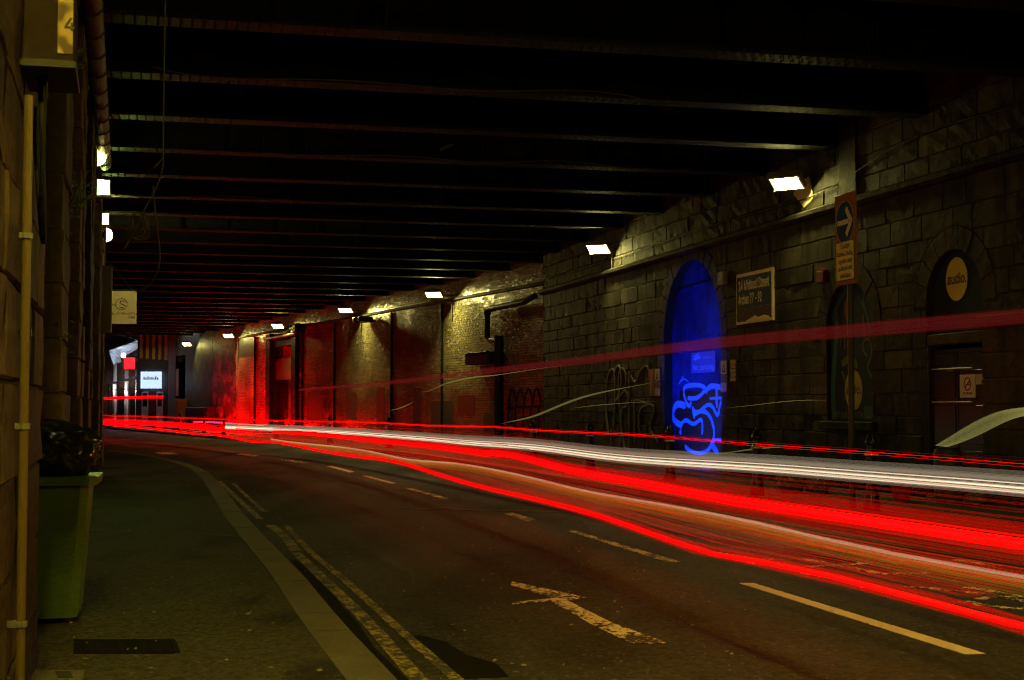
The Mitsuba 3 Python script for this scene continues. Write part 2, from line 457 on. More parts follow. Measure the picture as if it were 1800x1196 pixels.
for p, m, lb in DASH:
    mark('centre_line_dash', lb, 'road marking', [Polygon(p).buffer(0)], m)
ST = [[(2.22, 14.59), (2.33, 14.24)], [(2.54, 14.63), (2.64, 14.56)], [(2.88, 14.63), (3.31, 13.35)], [(2.73, 13.9), (3.44, 14.27)], [(2.59, 13.35), (2.81, 13.25)], [(3.7, 14.63), (3.87, 14.41), (4.18, 14.24)],
      [(4.32, 14.59), (4.57, 13.99)], [(3.31, 13.35), (3.73, 13.4)]]
S2 = [[(2.92, 12.37), (3.03, 12.25)], [(3.25, 12.37), (3.35, 12.34)], [(3.39, 12.37), (3.59, 12.12), (3.88, 11.88)], [(3.48, 11.47), (3.57, 11.2), (3.78, 11.04)], [(3.78, 12.37), (3.84, 12.25), (4.02, 11.7)], [(3.64, 11.59), (3.89, 11.82), (3.94, 11.47)]]
for lb, rows in (('worn painted lettering across the right lane, farther row', ST), ('worn painted lettering across the right lane, nearer row', S2)):
    k = thing('lane_lettering', lb, 'road marking')
    for i, p in enumerate(rows): part(k, 'stroke', flat(LineString(p).buffer(.05, cap_style='flat'), .001, .004 + .0004 * (i % 4)), 'road_paint_worn')
k = thing('road_joint', 'dark tarred joint with a pale edge crossing the left lane', 'road joint')
part(k, 'tar_seam', flat(LineString([(-1.6, 21.9), (-.33, 21.42), (.1, 21.25)]).buffer(.06), .001, .006), 'black_paint')
part(k, 'edge_strip', flat(LineString([(-.1, 21.38), (.72, 21.05)]).buffer(.05), .001, .008), 'granite')
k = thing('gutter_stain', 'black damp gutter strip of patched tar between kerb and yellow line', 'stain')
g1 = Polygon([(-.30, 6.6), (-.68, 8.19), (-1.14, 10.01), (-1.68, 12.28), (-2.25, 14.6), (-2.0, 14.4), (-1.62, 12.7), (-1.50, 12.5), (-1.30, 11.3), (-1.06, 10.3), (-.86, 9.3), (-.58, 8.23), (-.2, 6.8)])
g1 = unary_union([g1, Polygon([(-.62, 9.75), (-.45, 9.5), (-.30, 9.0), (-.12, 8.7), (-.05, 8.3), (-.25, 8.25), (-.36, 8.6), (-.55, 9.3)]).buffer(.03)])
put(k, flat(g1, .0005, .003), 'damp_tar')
k = thing('cover_plate', 'long rusty service cover sunk in the pavement', 'service cover')
part(k, 'frame', flat(Polygon([(-2.67, 9.09), (-2.06, 9.09), (-1.94, 8.57), (-2.52, 8.57)]), PH - .02, PH + .004), 'matt_dark')
for j in range(9):
    x0 = -2.60 + j * .065
    part(k, 'rib', flat(Polygon([(x0, 9.05), (x0 + .035, 9.05), (x0 + .165, 8.61), (x0 + .13, 8.61)]), PH, PH + .009), 'matt_dark')
k = thing('stopcock_cover', 'small pale concrete stopcock cover at the bottom left corner', 'service cover')
part(k, 'frame', flat(Polygon([(-2.60, 8.03), (-2.30, 8.03), (-2.22, 7.72), (-2.50, 7.72)]), PH - .02, PH + .005), 'granite')
part(k, 'lid', flat(Polygon([(-2.44, 7.97), (-2.36, 7.97), (-2.29, 7.79), (-2.37, 7.79)]), PH, PH + .009), 'dark_grey')
k = thing('pavement_seam', 'thin pale seam across the left pavement', 'seam')
put(k, flat(LineString([(-4.9, 17.0), (-4.0, 16.75), (-2.9, 16.2)]).buffer(.018), PH + .001, PH + .004), 'granite')
lit = []
for i in range(300):
    y = 8 + 26 * rng.random() ** 1.6; x = rng.uniform(-.30 * y, .16 * y)
    xl = np.interp(y, [p[1] for p in KERB[:12]], [p[0] for p in KERB[:12]])
    z = PH if x < xl - .3 else 0
    if abs(x - xl + .13) < .25: continue
    w = rng.uniform(.004, .018); m = trimesh.creation.box(extents=(w * 1.6, w, .004)); m.apply_transform(trimesh.transformations.rotation_matrix(rng.uniform(0, 3), (0, 0, 1)))
    m.apply_transform(trimesh.transformations.rotation_matrix(rng.uniform(-.5, .5), (1, 0, 0)))
    m.apply_translation((x, y, z + .008)); lit.append(m)
k = thing('litter', 'scattered specks of leaves and paper on road and pavement', 'litter', kind='stuff')
put(k, cat(lit), 'litter_pale')

# ------------------------------------------------------------------ right: the stone wall of arches
def arch(s0, s1, z0, top):
    r = (s1 - s0) / 2; zc = top - r
    return unary_union([sbox(s0, z0, s1, zc), Point((s0 + s1) / 2, zc).buffer(r, quad_segs=12).intersection(sbox(s0 - 1, zc - .01, s1 + 1, top + 1))])


BLUE = arch(9.98, 13.48, -.1, 4.74); MURAL = arch(3.34, 5.03, 1.25, 3.66); DOOR = arch(-.04, 1.58, -.1, 3.84)
holes = unary_union([BLUE, MURAL, DOOR])
WT = 6.75                                     # top of the wall
wall = thing('stone_wall', 'soot blackened stone viaduct wall with arches along the right of the street', 'wall')
part(wall, 'core', extr(R1, sbox(-9, -.1, 24.3, WT).difference(holes), -.55, -.014), 'mortar')
ring_w = .34
RING = {}
vs = []
for nm, a, s0, s1, top in (('blue', BLUE, 9.98, 13.48, 4.74), ('mural', MURAL, 3.34, 5.03, 3.66), ('door', DOOR, -.04, 1.58, 3.84)):
    r = (s1 - s0) / 2; zc = top - r; cx = (s0 + s1) / 2; n = max(9, int(math.pi * (r + .17) / .36) | 1)
    for i in range(n):
        a0, a1 = math.pi * i / n + .008, math.pi * (i + 1) / n - .008
        P = [(cx + q_ * math.cos(t), zc + q_ * math.sin(t)) for q_, ts in ((r + .002, (a0, (a0 + a1) / 2, a1)), (r + ring_w, (a1, (a0 + a1) / 2, a0))) for t in ts]
        vs.append(Polygon(P).buffer(0))
ringz = unary_union([a.buffer(ring_w + .012) for a in (BLUE, MURAL, DOOR)]).intersection(unary_union([sbox(-1, 2.99, 2.5, 6), sbox(2.5, 2.8, 6, 6), sbox(9, 2.99, 15, 6)]))
cut = unary_union([holes, ringz])
blocks, z, row = [], .0, 0
while z < WT - .1:
    h = .34 + .05 * math.sin(row * 1.7)
    if 4.75 < z + h < 5.25: h = max(.2, 5.06 - z)
    s = -8.9 + rng.uniform(0, .5)
    while s < 24.28:
        w = rng.uniform(.5, 1.0); e = min(s + w, 24.3)
        blocks.append((s + .008, e - .008, z + .008, min(z + h, WT) - .008)); s = e
    z += h; row += 1
entries = []
for i, (s0, s1, z0, z1) in enumerate(blocks):
    if s1 - s0 < .05: continue
    b = sbox(s0, z0, s1, z1); c = b.difference(cut)
    if c.is_empty or c.area < .006: continue
    if c.area > b.area * .995:
        entries.append((s0, stone_block(R1, s0, s1, -.03, rng.uniform(-.008, .008), z0, z1, i)))
    else:
        entries.append((s0, extr(R1, c.buffer(-.004), -.03, rng.uniform(-.004, .006))))
STONES = ['sooty_stone', 'sooty_stone', 'sooty_stone', 'sooty_stone_dark', 'sooty_stone_dark', 'sooty_stone_pale']
inview = [e for e in entries if -1.3 < e[0]]
inview.sort(key=lambda e: e[0])
for s, m in inview[:255]: part(wall, 'stone', m, STONES[int(rng.integers(0, 6))])
rest = [m for _, m in inview[255:]] + [m for s, m in entries if s <= -1.3]
for j, mt in enumerate(('sooty_stone', 'sooty_stone_dark', 'sooty_stone_pale')): part(wall, 'small_stones', cat(rest[j::3]), mt, kind='stuff')
for p in vs: part(wall, 'arch_stone', extr(R1, p, -.03, .008 + rng.uniform(-.006, .006)), STONES[int(rng.integers(0, 5))])
s = -8.9
while s < 24.2:                                # string course with a weathered top
    e = min(s + rng.uniform(1.1, 1.6), 24.3)
    p = [(x, o, z) for x in (s + .006, e - .006) for o, z in ((-.03, 4.88), (.10, 4.88), (.17, 4.93), (.18, 5.0), (.02, 5.07), (-.03, 5.07))]
    part(wall, 'cornice_stone', R1.mesh(trimesh.convex.convex_hull(np.array(p))), 'sooty_stone'); s = e
# blind infill of the three arches
part(wall, 'arch_infill', extr(R1, BLUE.buffer(.05).intersection(sbox(0, 0, 20, 6)), -.50, -.20), 'niche_blue', label='blue painted infill of the tall blind arch')
for i in range(6):                             # boards that fill the arch
    s0 = 9.99 + i * 3.48 / 6
    pb = sbox(s0 + .006, .1, s0 + 3.48 / 6 - .006, 5).intersection(BLUE.buffer(-.004))
    part(wall, 'infill_board', extr(R1, pb, -.199, -.188), 'niche_blue')
part(wall, 'pier', cat([bx(R1, -1.15, -.06, -.03, .02, .1, 2.62)]), 'brown_stone')
z = .1
for i in range(7):
    part(wall, 'pier_stone', stone_block(R1, -1.17, -.05, -.02, .045, z + .006, z + .354, 900 + i), 'brown_stone'); z += .36
part(wall, 'impost', chbox(R1, -1.3, .0, -.03, .12, 2.64, 2.80, .03), 'brown_stone')
part(wall, 'buttress', bx(R1, 3.75, 4.35, -.02, .06, 5.08, WT), 'sooty_stone_dark')

# arch of the music venue: door, transom, sign
dr_ = thing('venue_door', 'black double door with glass under the round yellow disc in the right arch', 'door')
part(dr_, 'leaf', bx(R1, .02, .76, -.12, -.06, .1, 2.36), 'door_black')
part(dr_, 'leaf', bx(R1, .78, 1.52, -.12, -.06, .1, 2.36), 'door_black')
for z0, z1 in ((.25, .85), (.95, 1.52), (1.62, 2.04), (2.1, 2.3)):
    for s0 in (.08, .84): part(dr_, 'panel', chbox(R1, s0, s0 + .62, -.062, -.045, z0, z1, .008), 'door_black')
for z0 in (2.06, 1.56): part(dr_, 'rail', chbox(R1, .35, 1.5, -.045, -.025, z0, z0 + .016, .004), 'silver')
part(dr_, 'lintel', chbox(R1, -.03, 1.57, -.14, .0, 2.43, 2.60, .015), 'brown_stone')
part(dr_, 'jamb', bx(R1, 1.52, 1.57, -.2, -.0, .1, 2.43), 'brown_stone')
part(dr_, 'threshold', chbox(R1, -.03, 1.57, -.14, .05, .1, .14, .01), 'granite')
vs_ = thing('venue_sign', 'black arched board with a yellow disc reading audio. above the door', 'sign')
part(vs_, 'board', extr(R1, DOOR.buffer(-.03).intersection(sbox(-1, 2.605, 3, 5)), -.14, -.08), 'sign_navy')
part(vs_, 'disc', extr(R1, affinity.scale(Point(.80, 3.40).buffer(.325, quad_segs=20), .92, 1), -.079, -.070), 'disc_yellow')
part(vs_, 'lettering', text_on(R1, 'audio.', 1.06, 3.335, .145, -.0695, width=.53, bold=True), 'black_paint')
k = thing('no_smoking_sign', 'small white no smoking notice stuck on the black door', 'sign')
part(k, 'sheet', bx(R1, .27, .69, -.044, -.038, 1.63, 1.97), 'white_paint')
c0 = Point(.48, 1.83)
part(k, 'red_ring', extr(R1, unary_union([c0.buffer(.10).difference(c0.buffer(.078)), LineString([(.55, 1.77), (.41, 1.89)]).buffer(.012)]), -.0375, -.035), 'red_print')
part(k, 'cigarette', extr(R1, unary_union([sbox(.42, 1.815, .53, 1.835), sbox(.43, 1.84, .44, 1.87)]), -.0378, -.036), 'black_paint')
part(k, 'lettering', text_on(R1, 'No', .60, 1.685, .028, -.0375, width=.06), 'black_paint'); part(k, 'lettering', text_on(R1, 'smoking', .52, 1.685, .028, -.0375, width=.16), 'black_paint')
k = thing('door_sticker', 'crumpled pale flyer beside the no smoking notice', 'flyer')
mm = bx(R1, .04, .25, -.044, -.036, 1.82, 1.97); part(k, 'sheet', mm, 'silver')

# painted mural window
mu = thing('mural', 'arched dark blue painted panel with teal figures and a yellow disc behind the sign pole', 'mural')
part(mu, 'panel', extr(R1, MURAL.buffer(-.01), -0.1400, -0.0600), 'mural_navy')
def on_mural(polys, mat, name, o=-0.0595): part(mu, name, extr(R1, unary_union(polys).intersection(MURAL.buffer(-.02)), o, o + .004), mat)
on_mural([ribbon([(4.75, 3.1), (4.8, 2.4), (4.9, 1.8), (4.85, 1.3)], .17), ribbon([(3.75, 3.3), (3.55, 2.9), (3.4, 2.6)], .06), ribbon([(3.9, 3.35), (3.6, 3.05), (3.4, 2.85)], .03), ribbon([(4.3, 3.5), (4.6, 3.35), (4.85, 3.05)], .10), sbox(3.36, 1.30, 3.75, 1.50)], 'mural_teal', 'teal_paint')
on_mural([ribbon([(4.3, 3.35), (4.35, 3.1), (4.2, 2.8), (4.28, 2.55)], .14), ribbon([(3.75, 3.0), (3.7, 2.7)], .09)], 'mural_red', 'red_paint', -0.0593)
on_mural([ribbon([(4.5, 2.25), (4.2, 2.3), (4.0, 2.2)], .12), ribbon([(3.62, 2.35), (3.72, 2.6), (3.55, 2.62), (3.48, 2.35), (3.6, 2.15), (3.4, 1.95), (3.45, 1.7)], .05), ribbon([(4.55, 2.1), (4.4, 1.9)], .04)], 'mural_green', 'green_paint', -0.0590)
on_mural([ribbon([(4.6, 2.55), (4.55, 2.75)], .02), ribbon([(4.45, 2.5), (4.42, 2.78)], .02), ribbon([(4.15, 2.5), (4.12, 2.7)], .02)], 'tag_white', 'pale_paint', -0.0588)
on_mural([affinity.scale(Point(4.12, 1.78).buffer(.34), .95, 1)], 'dull_yellow', 'disc', -0.0586)
part(mu, 'lettering', text_on(R1, 'audio.', 4.40, 1.72, .14, -0.0545, width=.54, bold=True), 'black_paint')
part(mu, 'web_address', text_on(R1, 'WWW.AUDIOGLASGOW.CO.UK', 4.93, 1.31, .10, -0.0545, width=1.5), 'tag_white')
part(mu, 'sill', chbox(R1, 3.2, 5.2, -.03, .10, 1.10, 1.25, .02), 'sooty_stone')

# graffiti on the blue arch
gs = lambda P: [(10.22 + (s_ - 10.82) * .935, z_ + .02) for s_, z_ in P]
SEG = [([(12.99, 1.56), (13.43, 1.72), (13.47, 1.84), (13.07, 1.95), (12.48, 1.95), (12.06, 1.86), (12.31, 1.74), (12.82, 1.66), (13.16, 1.67)], .10), ([(11.98, 1.81), (11.82, 1.89), (11.34, 1.91), (10.84, 1.9)], .12), ([(10.84, 1.66), (11.74, 1.66)], .06),
       ([(11.34, 1.84), (11.31, 1.49)], .10), ([(13.43, 1.5), (13.79, 1.54), (14.11, 1.46), (14.25, 1.28), (14.11, 1.16), (13.7, 1.07)], .16), ([(13.71, .88), (13.66, 1.04), (13.26, 1.17), (12.83, 1.09), (12.28, 1.18), (12.26, .91)], .09),
       ([(12.87, 1.44), (12.78, 1.26)], .10), ([(12.87, 1.43), (12.4, 1.38), (11.99, 1.5), (11.51, 1.43), (11.27, 1.3), (11.19, 1.4), (10.82, 1.46)], .09), ([(12.74, 1.31), (12.32, 1.38), (11.91, 1.33), (11.59, 1.12), (11.5, .89), (11.64, .68), (11.92, .53), (12.5, .45), (13.1, .5), (13.36, .58)], .10),
       ([(11.64, .71), (11.36, .78), (10.97, .73), (10.82, .65)], .05), ([(11.64, .67), (11.32, .5)], .16)]
gr = thing('graffiti', 'big looping white graffiti coloured with its blue light on black in the tall arch', 'graffiti')
part(gr, 'fill', extr(R1, unary_union([Polygon([(10.15, 1.88), (10.2, .3), (13.2, .3), (13.3, 1.2), (12.9, 1.9), (11.8, 1.85)]).buffer(-.02)]), -.1885, -.1865), 'black_paint')
for P, w in SEG: part(gr, 'stroke', extr(R1, ribbon(gs(P), w).intersection(sbox(10.0, .3, 13.46, 3)), -.186, -.183), 'graffiti_paint')
part(gr, 'smudge', extr(R1, unary_union([Point(10.75, 1.60).buffer(.03), ribbon([(13.0, 2.02), (12.7, 2.12), (12.4, 2.05)], .03), ribbon([(12.9, 2.1), (12.7, 2.2)], .02)]), -.1864, -.1845), 'graffiti_paint')
npk = thing('no_parking_sign', 'pale blue lit No parking board at the top of the graffiti in the tall arch', 'sign')
part(npk, 'plate', bx(R1, 10.75, 12.18, -.187, -.178, 2.24, 2.70), 'notice_blue')
part(npk, 'lettering', text_on(R1, 'No parking', 12.08, 2.31, .12, -.177, width=1.2), 'graffiti_paint')
part(npk, 'small_lettering', text_on(R1, 'Property of', 11.5, 2.55, .05, -.177, width=.62), 'graffiti_paint')
part(npk, 'emblem', extr(R1, unary_union([sbox(11.62, 2.55, 12.08, 2.575), sbox(11.62, 2.6, 12.08, 2.625), LineString([(11.7, 2.66), (12.0, 2.615), (11.7, 2.575), (12.0, 2.53)]).buffer(.012)]), -.1775, -.175), 'graffiti_paint')

# blue floodlight added at the kerb to light the tall arch
ul = thing('uplight', 'added low black ground floodlight throwing blue light at the tall arch', 'floodlight')
c = R1(11.7, 2.95, .19)
fu = Frame(R1(11.7, 2.95, 0)[:2], R1.d[:2])
part(ul, 'housing', chbox(fu, -.16, .16, -.10, .06, .13, .27, .02), 'black_metal')
part(ul, 'foot', bx(fu, -.05, .05, -.05, .05, .1, .131), 'black_metal')
part(ul, 'lens', bx(fu, -.13, .13, -.108, -.101, .15, .25), 'sign_blue', emit=(.02, .15, 1.2))
scene['added_uplight_beam'] = {'type': 'spot', 'to_world': T().look_at(origin=list(map(float, R1(11.7, 2.80, .21))), target=list(map(float, R1(11.7, -.2, 1.75))), up=[0, 0, 1]),
                         'intensity': {'type': 'rgb', 'value': [x / GAIN for x in (.2, 4.5, 70.0)]}, 'cutoff_angle': 34.0, 'beam_width': 26.0, 'sampling_weight': 3.0}

# signs on the stone wall
sg = thing('arches_sign', 'dark blue sign reading 14 Midland Street Arches 77 - 92 on the stone wall', 'sign')
part(sg, 'frame', chbox(R1, 7.22, 9.03, .0, .045, 3.15, 4.17, .008), 'cream_sign')
part(sg, 'face', bx(R1, 7.28, 8.99, .04, .048, 3.47, 4.10), 'sign_navy')
part(sg, 'purple_band', bx(R1, 7.28, 8.99, .04, .0485, 3.20, 3.468), 'sign_purple')
part(sg, 'lettering', text_on(R1, '14 Midland Street', 8.90, 3.83, .19, .0485, width=1.5, bold=True), 'cream_sign')
part(sg, 'lettering', text_on(R1, 'Arches 77 - 92', 8.90, 3.55, .19, .0485, width=1.16, bold=True), 'cream_sign')
part(sg, 'grime', extr(R1, unary_union([Polygon([(7.3, 3.2), (8.6, 3.2), (8.3, 3.245), (8.05, 3.30), (7.95, 3.25), (7.6, 3.28), (7.4, 3.24)])]), .0486, .050), 'disc_yellow')
k = thing('junction_box', 'small pale electrical box high beside the blue arch', 'box'); part(k, 'case', chbox(R1, 10.04 - .45, 9.92, .0, .09, 4.03, 4.30, .01), 'label_pale'); part(k, 'lid', bx(R1, 9.64, 9.87, .09, .097, 4.07, 4.26), 'grey_metal')
k = thing('alarm_box', 'dark red alarm box left of the pole sign', 'alarm'); part(k, 'case', chbox(R1, 4.9, 5.2, .0, .11, 3.68, 3.9, .02), 'dark_red'); part(k, 'lamp', lathe([(0, 0), (.04, 0), (.035, .04), (0, .05)], R1(5.05, .05, 3.9), 10), 'red_plastic')
for lb, s0, s1, z0, z1, m in [('yellow warning label over brown notices left of the blue arch', 13.68, 14.08, 1.74, 2.40, 'yb'), ('torn orange poster strip left of the yellow label', 14.12, 14.5, 1.75, 2.40, 'or'),
                              ('yellow warning label over brown notices right of the blue arch', 9.58, 9.93, 1.79, 2.47, 'yb'), ('narrow patterned pale sticker strip right of the blue arch', 9.10, 9.42, 2.0, 2.47, 'pl')]:
    k = thing('wall_notice', lb, 'notice')
    part(k, 'backing', bx(R1, s0, s1, .0, .03, z0, z1), 'label_brown')
    if m == 'yb':
        part(k, 'warning_label', bx(R1, s0 + .02, s1 - .02, .03, .034, z0 + .42 * (z1 - z0) + .1, z1 - .02), 'label_yellow')
        part(k, 'lower_label', bx(R1, s0 + .02, s1 - .02, .03, .034, z0 + .02, z0 + .30 * (z1 - z0)), 'label_pale')
        cs, cz = (s0 + s1) / 2, z1 - .18
        part(k, 'pictogram', extr(R1, unary_union([Polygon([(cs - .1, cz - .08), (cs + .1, cz - .08), (cs, cz + .09)]).difference(Polygon([(cs - .05, cz - .05), (cs + .05, cz - .05), (cs, cz + .04)]))]), .034, .036), 'black_paint')
    elif m == 'or':
        part(k, 'torn_paper', extr(R1, Polygon([(s0 + .02, z1 - .03), (s1 - .02, z1 - .02), (s1 - .1, z1 - .2), (s0 + .24, z0 + .05), (s0 + .2, z0 + .1)]), .03, .034), 'label_orange')
    else:
        for j in range(5): part(k, 'sticker', bx(R1, s0 + .03, s1 - .03 - .03 * (j % 2), .03, .034, z0 + .02 + j * .088, z0 + .095 + j * .088), 'label_pale' if j % 2 else 'label_yellow')
TAG = [[(17.74, .78), (17.91, 1.26), (17.85, 2.06), (17.61, 2.4), (17.28, 2.44), (17.17, 2.29), (17.16, .86)], [(17.22, 2.29), (16.72, 2.45), (16.62, 2.14), (17.01, 1.71), (17.12, 1.64), (16.62, 1.82), (16.19, 1.84), (16.15, 1.54), (16.52, 1.47), (16.63, 1.27), (16.32, .47)],
       [(16.85, .46), (16.79, 1.57), (16.67, 2.45), (16.4, 2.42), (16.3, 2.04)], [(15.98, 2.36), (16.0, .48)], [(15.82, 2.26), (15.36, 2.19), (15.26, 2.28), (14.96, 2.44), (14.6, 2.44), (14.5, 2.23)], [(15.57, 1.57), (14.97, 1.62), (14.62, 1.54), (14.97, 1.5), (15.22, 1.34), (15.18, .86)],
       [(14.58, 1.57), (14.2, 1.35), (14.44, 1.03), (14.21, .84), (13.9, .66)], [(17.5, .9), (17.48, .5)], [(15.6, 1.55), (15.58, .6)]]
k = thing('drippy_tag', 'thin pale dripping graffiti lettering on the dark stone left of the blue arch', 'graffiti')
for P in TAG: part(k, 'stroke', extr(R1, ribbon(P, .045), -.012, .032), 'tag_white')
k = thing('wall_cable', 'black cable sagging along the stone wall above the string course', 'cable')
put(k, tube([R1(s_, .05, z_) for s_, z_ in ((-6, 5.75), (-1, 5.62), (2, 5.68), (3.6, 5.48), (5, 5.30), (6.5, 5.28), (10, 5.33), (16, 5.3), (24, 5.35))], .012, 5), 'black_paint', True)

# ------------------------------------------------------------------ right: the glazed brick wall beyond
bw = thing('brick_wall', 'grimy cream glazed brick wall along the bend of the street', 'wall')
dz_door = sbox(26.05, -.1, 30.15, 4.95)
part(bw, 'core', extr(R2, sbox(-4.3, -.1, 38.4, WT).difference(sbox(26.05, -.1, 30.15, 4.95)), -.4, -.012), 'brick_mortar')
bl = []
BL, BH = .26, .085
base = np.array([(x, o, z) for x in (0, 1) for o in (0, 1) for z in (0, 1)], float)
bf = np.array(trimesh.creation.box(extents=(1, 1, 1)).faces)
bv = np.array(trimesh.creation.box(extents=(1, 1, 1)).vertices) + .5
V, Fc, cnt = [], [], 0
for r_ in range(int(WT / BH)):
    z0 = r_ * BH
    if 5.32 < z0 < 5.44: continue
    s = -4.3 - (r_ % 2) * BL / 2
    while s < 38.4:
        s0, s1 = max(s + .006, -4.3), min(s + BL - .006, 38.4)
        mid = (s0 + s1) / 2
        if s1 - s0 > .03 and not (25.95 < mid < 30.25 and z0 < 4.95):
            t = rng.normal(0, .03, 2); oo = rng.normal(0, .0015)
            v = bv.copy(); fr = v[:, 1] > .5
            x = s0 + v[:, 0] * (s1 - s0); zz = z0 + .006 + v[:, 2] * (BH - .012)
            y = np.where(fr, oo + .004 + t[0] * (v[:, 0] - .5) * BL + t[1] * (v[:, 2] - .5) * BH, -.02)
            V.append(np.stack([x, y, zz], 1)); Fc.append(bf + cnt); cnt += 8
        s += BL
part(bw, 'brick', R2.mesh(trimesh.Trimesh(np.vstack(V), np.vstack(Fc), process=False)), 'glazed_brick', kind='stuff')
part(bw, 'coping', chbox(R2, -4.3, 38.4, -.02, .09, 5.33, 5.44, .02), 'sooty_stone')
part(bw, 'corner_stone', chbox(R2, -4.65, -4.3, -.3, .06, 0, 5.4, .02), 'sooty_stone')
for s0, z0, z1 in ((6.05, 0, 5.3), (11.66, 0, 5.3), (19.4, 0, 5.3), (24.6, 0, 5.3), (33.9, 0, 5.3)):
    part(bw, 'drainpipe', tube([R2(s0, .05, z0), R2(s0, .05, z1)], .05, 8, spline=False), 'black_paint', True)
for s0, s1, z0, z1, m in ((21.3, 23.95, .7, 2.2, 'buff_grey'), (16.3, 17.8, .9, 2.1, 'buff_grey'), (12.6, 13.6, .5, 2.3, 'maroon_panel'), (8.3, 9.2, .5, 2.2, 'label_brown'), (5.0, 7.3, .3, 1.7, 'buff_grey'), (3.0, 4.6, 1.2, 1.9, 'maroon_panel'), (1.0, 2.2, .4, 1.3, 'label_brown'), (34.2, 37.9, 4.25, 5.28, 'dark_grey')):
    part(bw, 'painted_patch', bx(R2, s0, s1, 0, .012, z0, z1), m)
k = thing('arch_tag', 'black graffiti of four loops on the pale brick by the pipe', 'graffiti')
loops = []
for j in range(4):
    c_ = -.25 - j * .63
    loops += [ribbon([(c_ + .27, 1.5), (c_ + .22, 1.85), (c_, 2.05), (c_ - .22, 1.85), (c_ - .27, 1.5)], .09)]
loops += [ribbon([(.2, 1.45), (-2.6, 1.52)], .08)] + [LineString([(x, 1.5), (x + .02, .6 + .2 * (j % 2))]).buffer(.025) for j, x in enumerate((.1, -.5, -1.1, -1.7, -2.3))]
part(k, 'outline', extr(R2, unary_union(loops), .004, .022), 'black_paint')
k = thing('duct_pipe', 'black pipe that runs along, turns down and meets a box on the brick wall', 'pipe')
part(k, 'upper_run', tube([R2(-2.5, .22, 5.0), R2(-1.6, .22, 4.86), R2(1.35, .22, 4.79)], .10, 10, spline=False), 'black_paint', True)
part(k, 'drop', tube([R2(1.35, .22, 4.85), R2(1.38, .22, 3.85), R2(1.1, .22, 3.74), R2(.5, .22, 3.70)], .10, 10, spline=False), 'black_paint', True)
part(k, 'down_pipe', tube([R2(.30, .25, 3.85), R2(.30, .25, .1)], .16, 10, spline=False), 'black_paint', True)
part(k, 'flange', tube([R2(1.36, .22, 4.70), R2(1.36, .22, 4.62)], .13, 12, spline=False), 'black_paint', True)
k = thing('extract_box', 'dark long metal box jutting from the brick wall under the pipe', 'duct')
part(k, 'case', chbox(R2, .62, 2.6, .02, .55, 2.93, 3.30, .05), 'dark_grey'); part(k, 'hood', chbox(R2, .55, 2.67, .0, .62, 3.30, 3.34, .01), 'black_paint')
k = thing('camera_pair', 'pair of dark security cameras beside the fourth wall lamp', 'security camera')
for s0 in (13.7, 14.4):
    part(k, 'body', chbox(R2, s0, s0 + .28, .15, .75, 5.02, 5.24, .03), 'black_paint'); part(k, 'arm', bx(R2, s0 + .1, s0 + .16, .0, .15, 5.05, 5.12), 'black_paint')
dw = thing('doorway', 'tall black framed doorway with red lit panels in the brick wall', 'doorway')
part(dw, 'frame', bx(R2, 25.3, 26.05, -.3, .22, 0, 5.25), 'black_paint'); part(dw, 'frame', bx(R2, 30.15, 30.95, -.3, .22, 0, 5.25), 'black_paint')
part(dw, 'lintel', bx(R2, 26.05, 30.15, -.3, .15, 4.56, 4.95), 'black_paint'); part(dw, 'cornice', chbox(R2, 25.2, 31.05, -.02, .30, 4.96, 5.10, .03), 'maroon_panel')
part(dw, 'red_panel', bx(R2, 26.1, 29.0, -.26, -.18, 3.98, 4.55), 'red_panel', label='red lit notice panel'); part(dw, 'side_panel', bx(R2, 29.0, 30.15, -.28, -.22, 3.98, 4.55), 'dark_grey')
part(dw, 'grey_board', bx(R2, 26.06, 30.14, -.24, -.10, 2.86, 3.96), 'grey_panel'); part(dw, 'door_leaf', bx(R2, 28.2, 30.15, -.35, -.28, .1, 2.86), 'door_black'); part(dw, 'blocked_half', bx(R2, 26.05, 28.2, -.32, -.26, .1, 2.86), 'dirty_render')
k = thing('cowl', 'dark hooded vent above the doorway corner', 'vent'); part(k, 'hood', chbox(R2, 24.3, 24.9, .0, .5, 5.05, 5.5, .08), 'black_paint'); part(k, 'bracket', bx(R2, 24.55, 24.65, .0, .1, 4.8, 5.05), 'black_paint')
# far rendered bays
rw = thing('rendered_wall', 'dirty rendered bays with maroon stains at the far end of the tunnel', 'wall')
for s0, s1, m in ((38.42, 44.4, 'maroon_render'), (44.46, 52.4, 'dirty_render')):
    part(rw, 'bay', chbox(R2, s0, s1, -.4, .03, 0, WT, .02), m)
part(rw, 'end_pier', chbox(R2, 57.0, 58.6, -.4, .1, 0, WT, .03), 'dirty_render'); part(rw, 'dark_opening', bx(R2, 52.4, 57.0, -.9, -.8, 0, WT), 'black_paint'); part(rw, 'lintel', bx(R2, 52.4, 57.0, -.4, .02, 4.9, WT), 'dirty_render')
k = thing('banner', 'narrow vertical orange banner in the far dark opening', 'banner'); part(k, 'cloth', bx(R2, 54.3, 55.2, .05, .07, 2.2, 4.0), 'label_orange'); part(k, 'arm', bx(R2, 54.2, 55.3, .05, .07, 4.0, 4.05), 'black_paint')
k = thing('utility_cabinet', 'dark metal cabinet on the far pavement against the rendered wall', 'cabinet'); part(k, 'body', chbox(R2, 43.2, 49.5, .1, .6, .1, 1.45, .03), 'dark_grey'); part(k, 'end_post', chbox(R2, 51.2, 52.3, .1, .7, .1, 2.0, .03), 'label_orange')

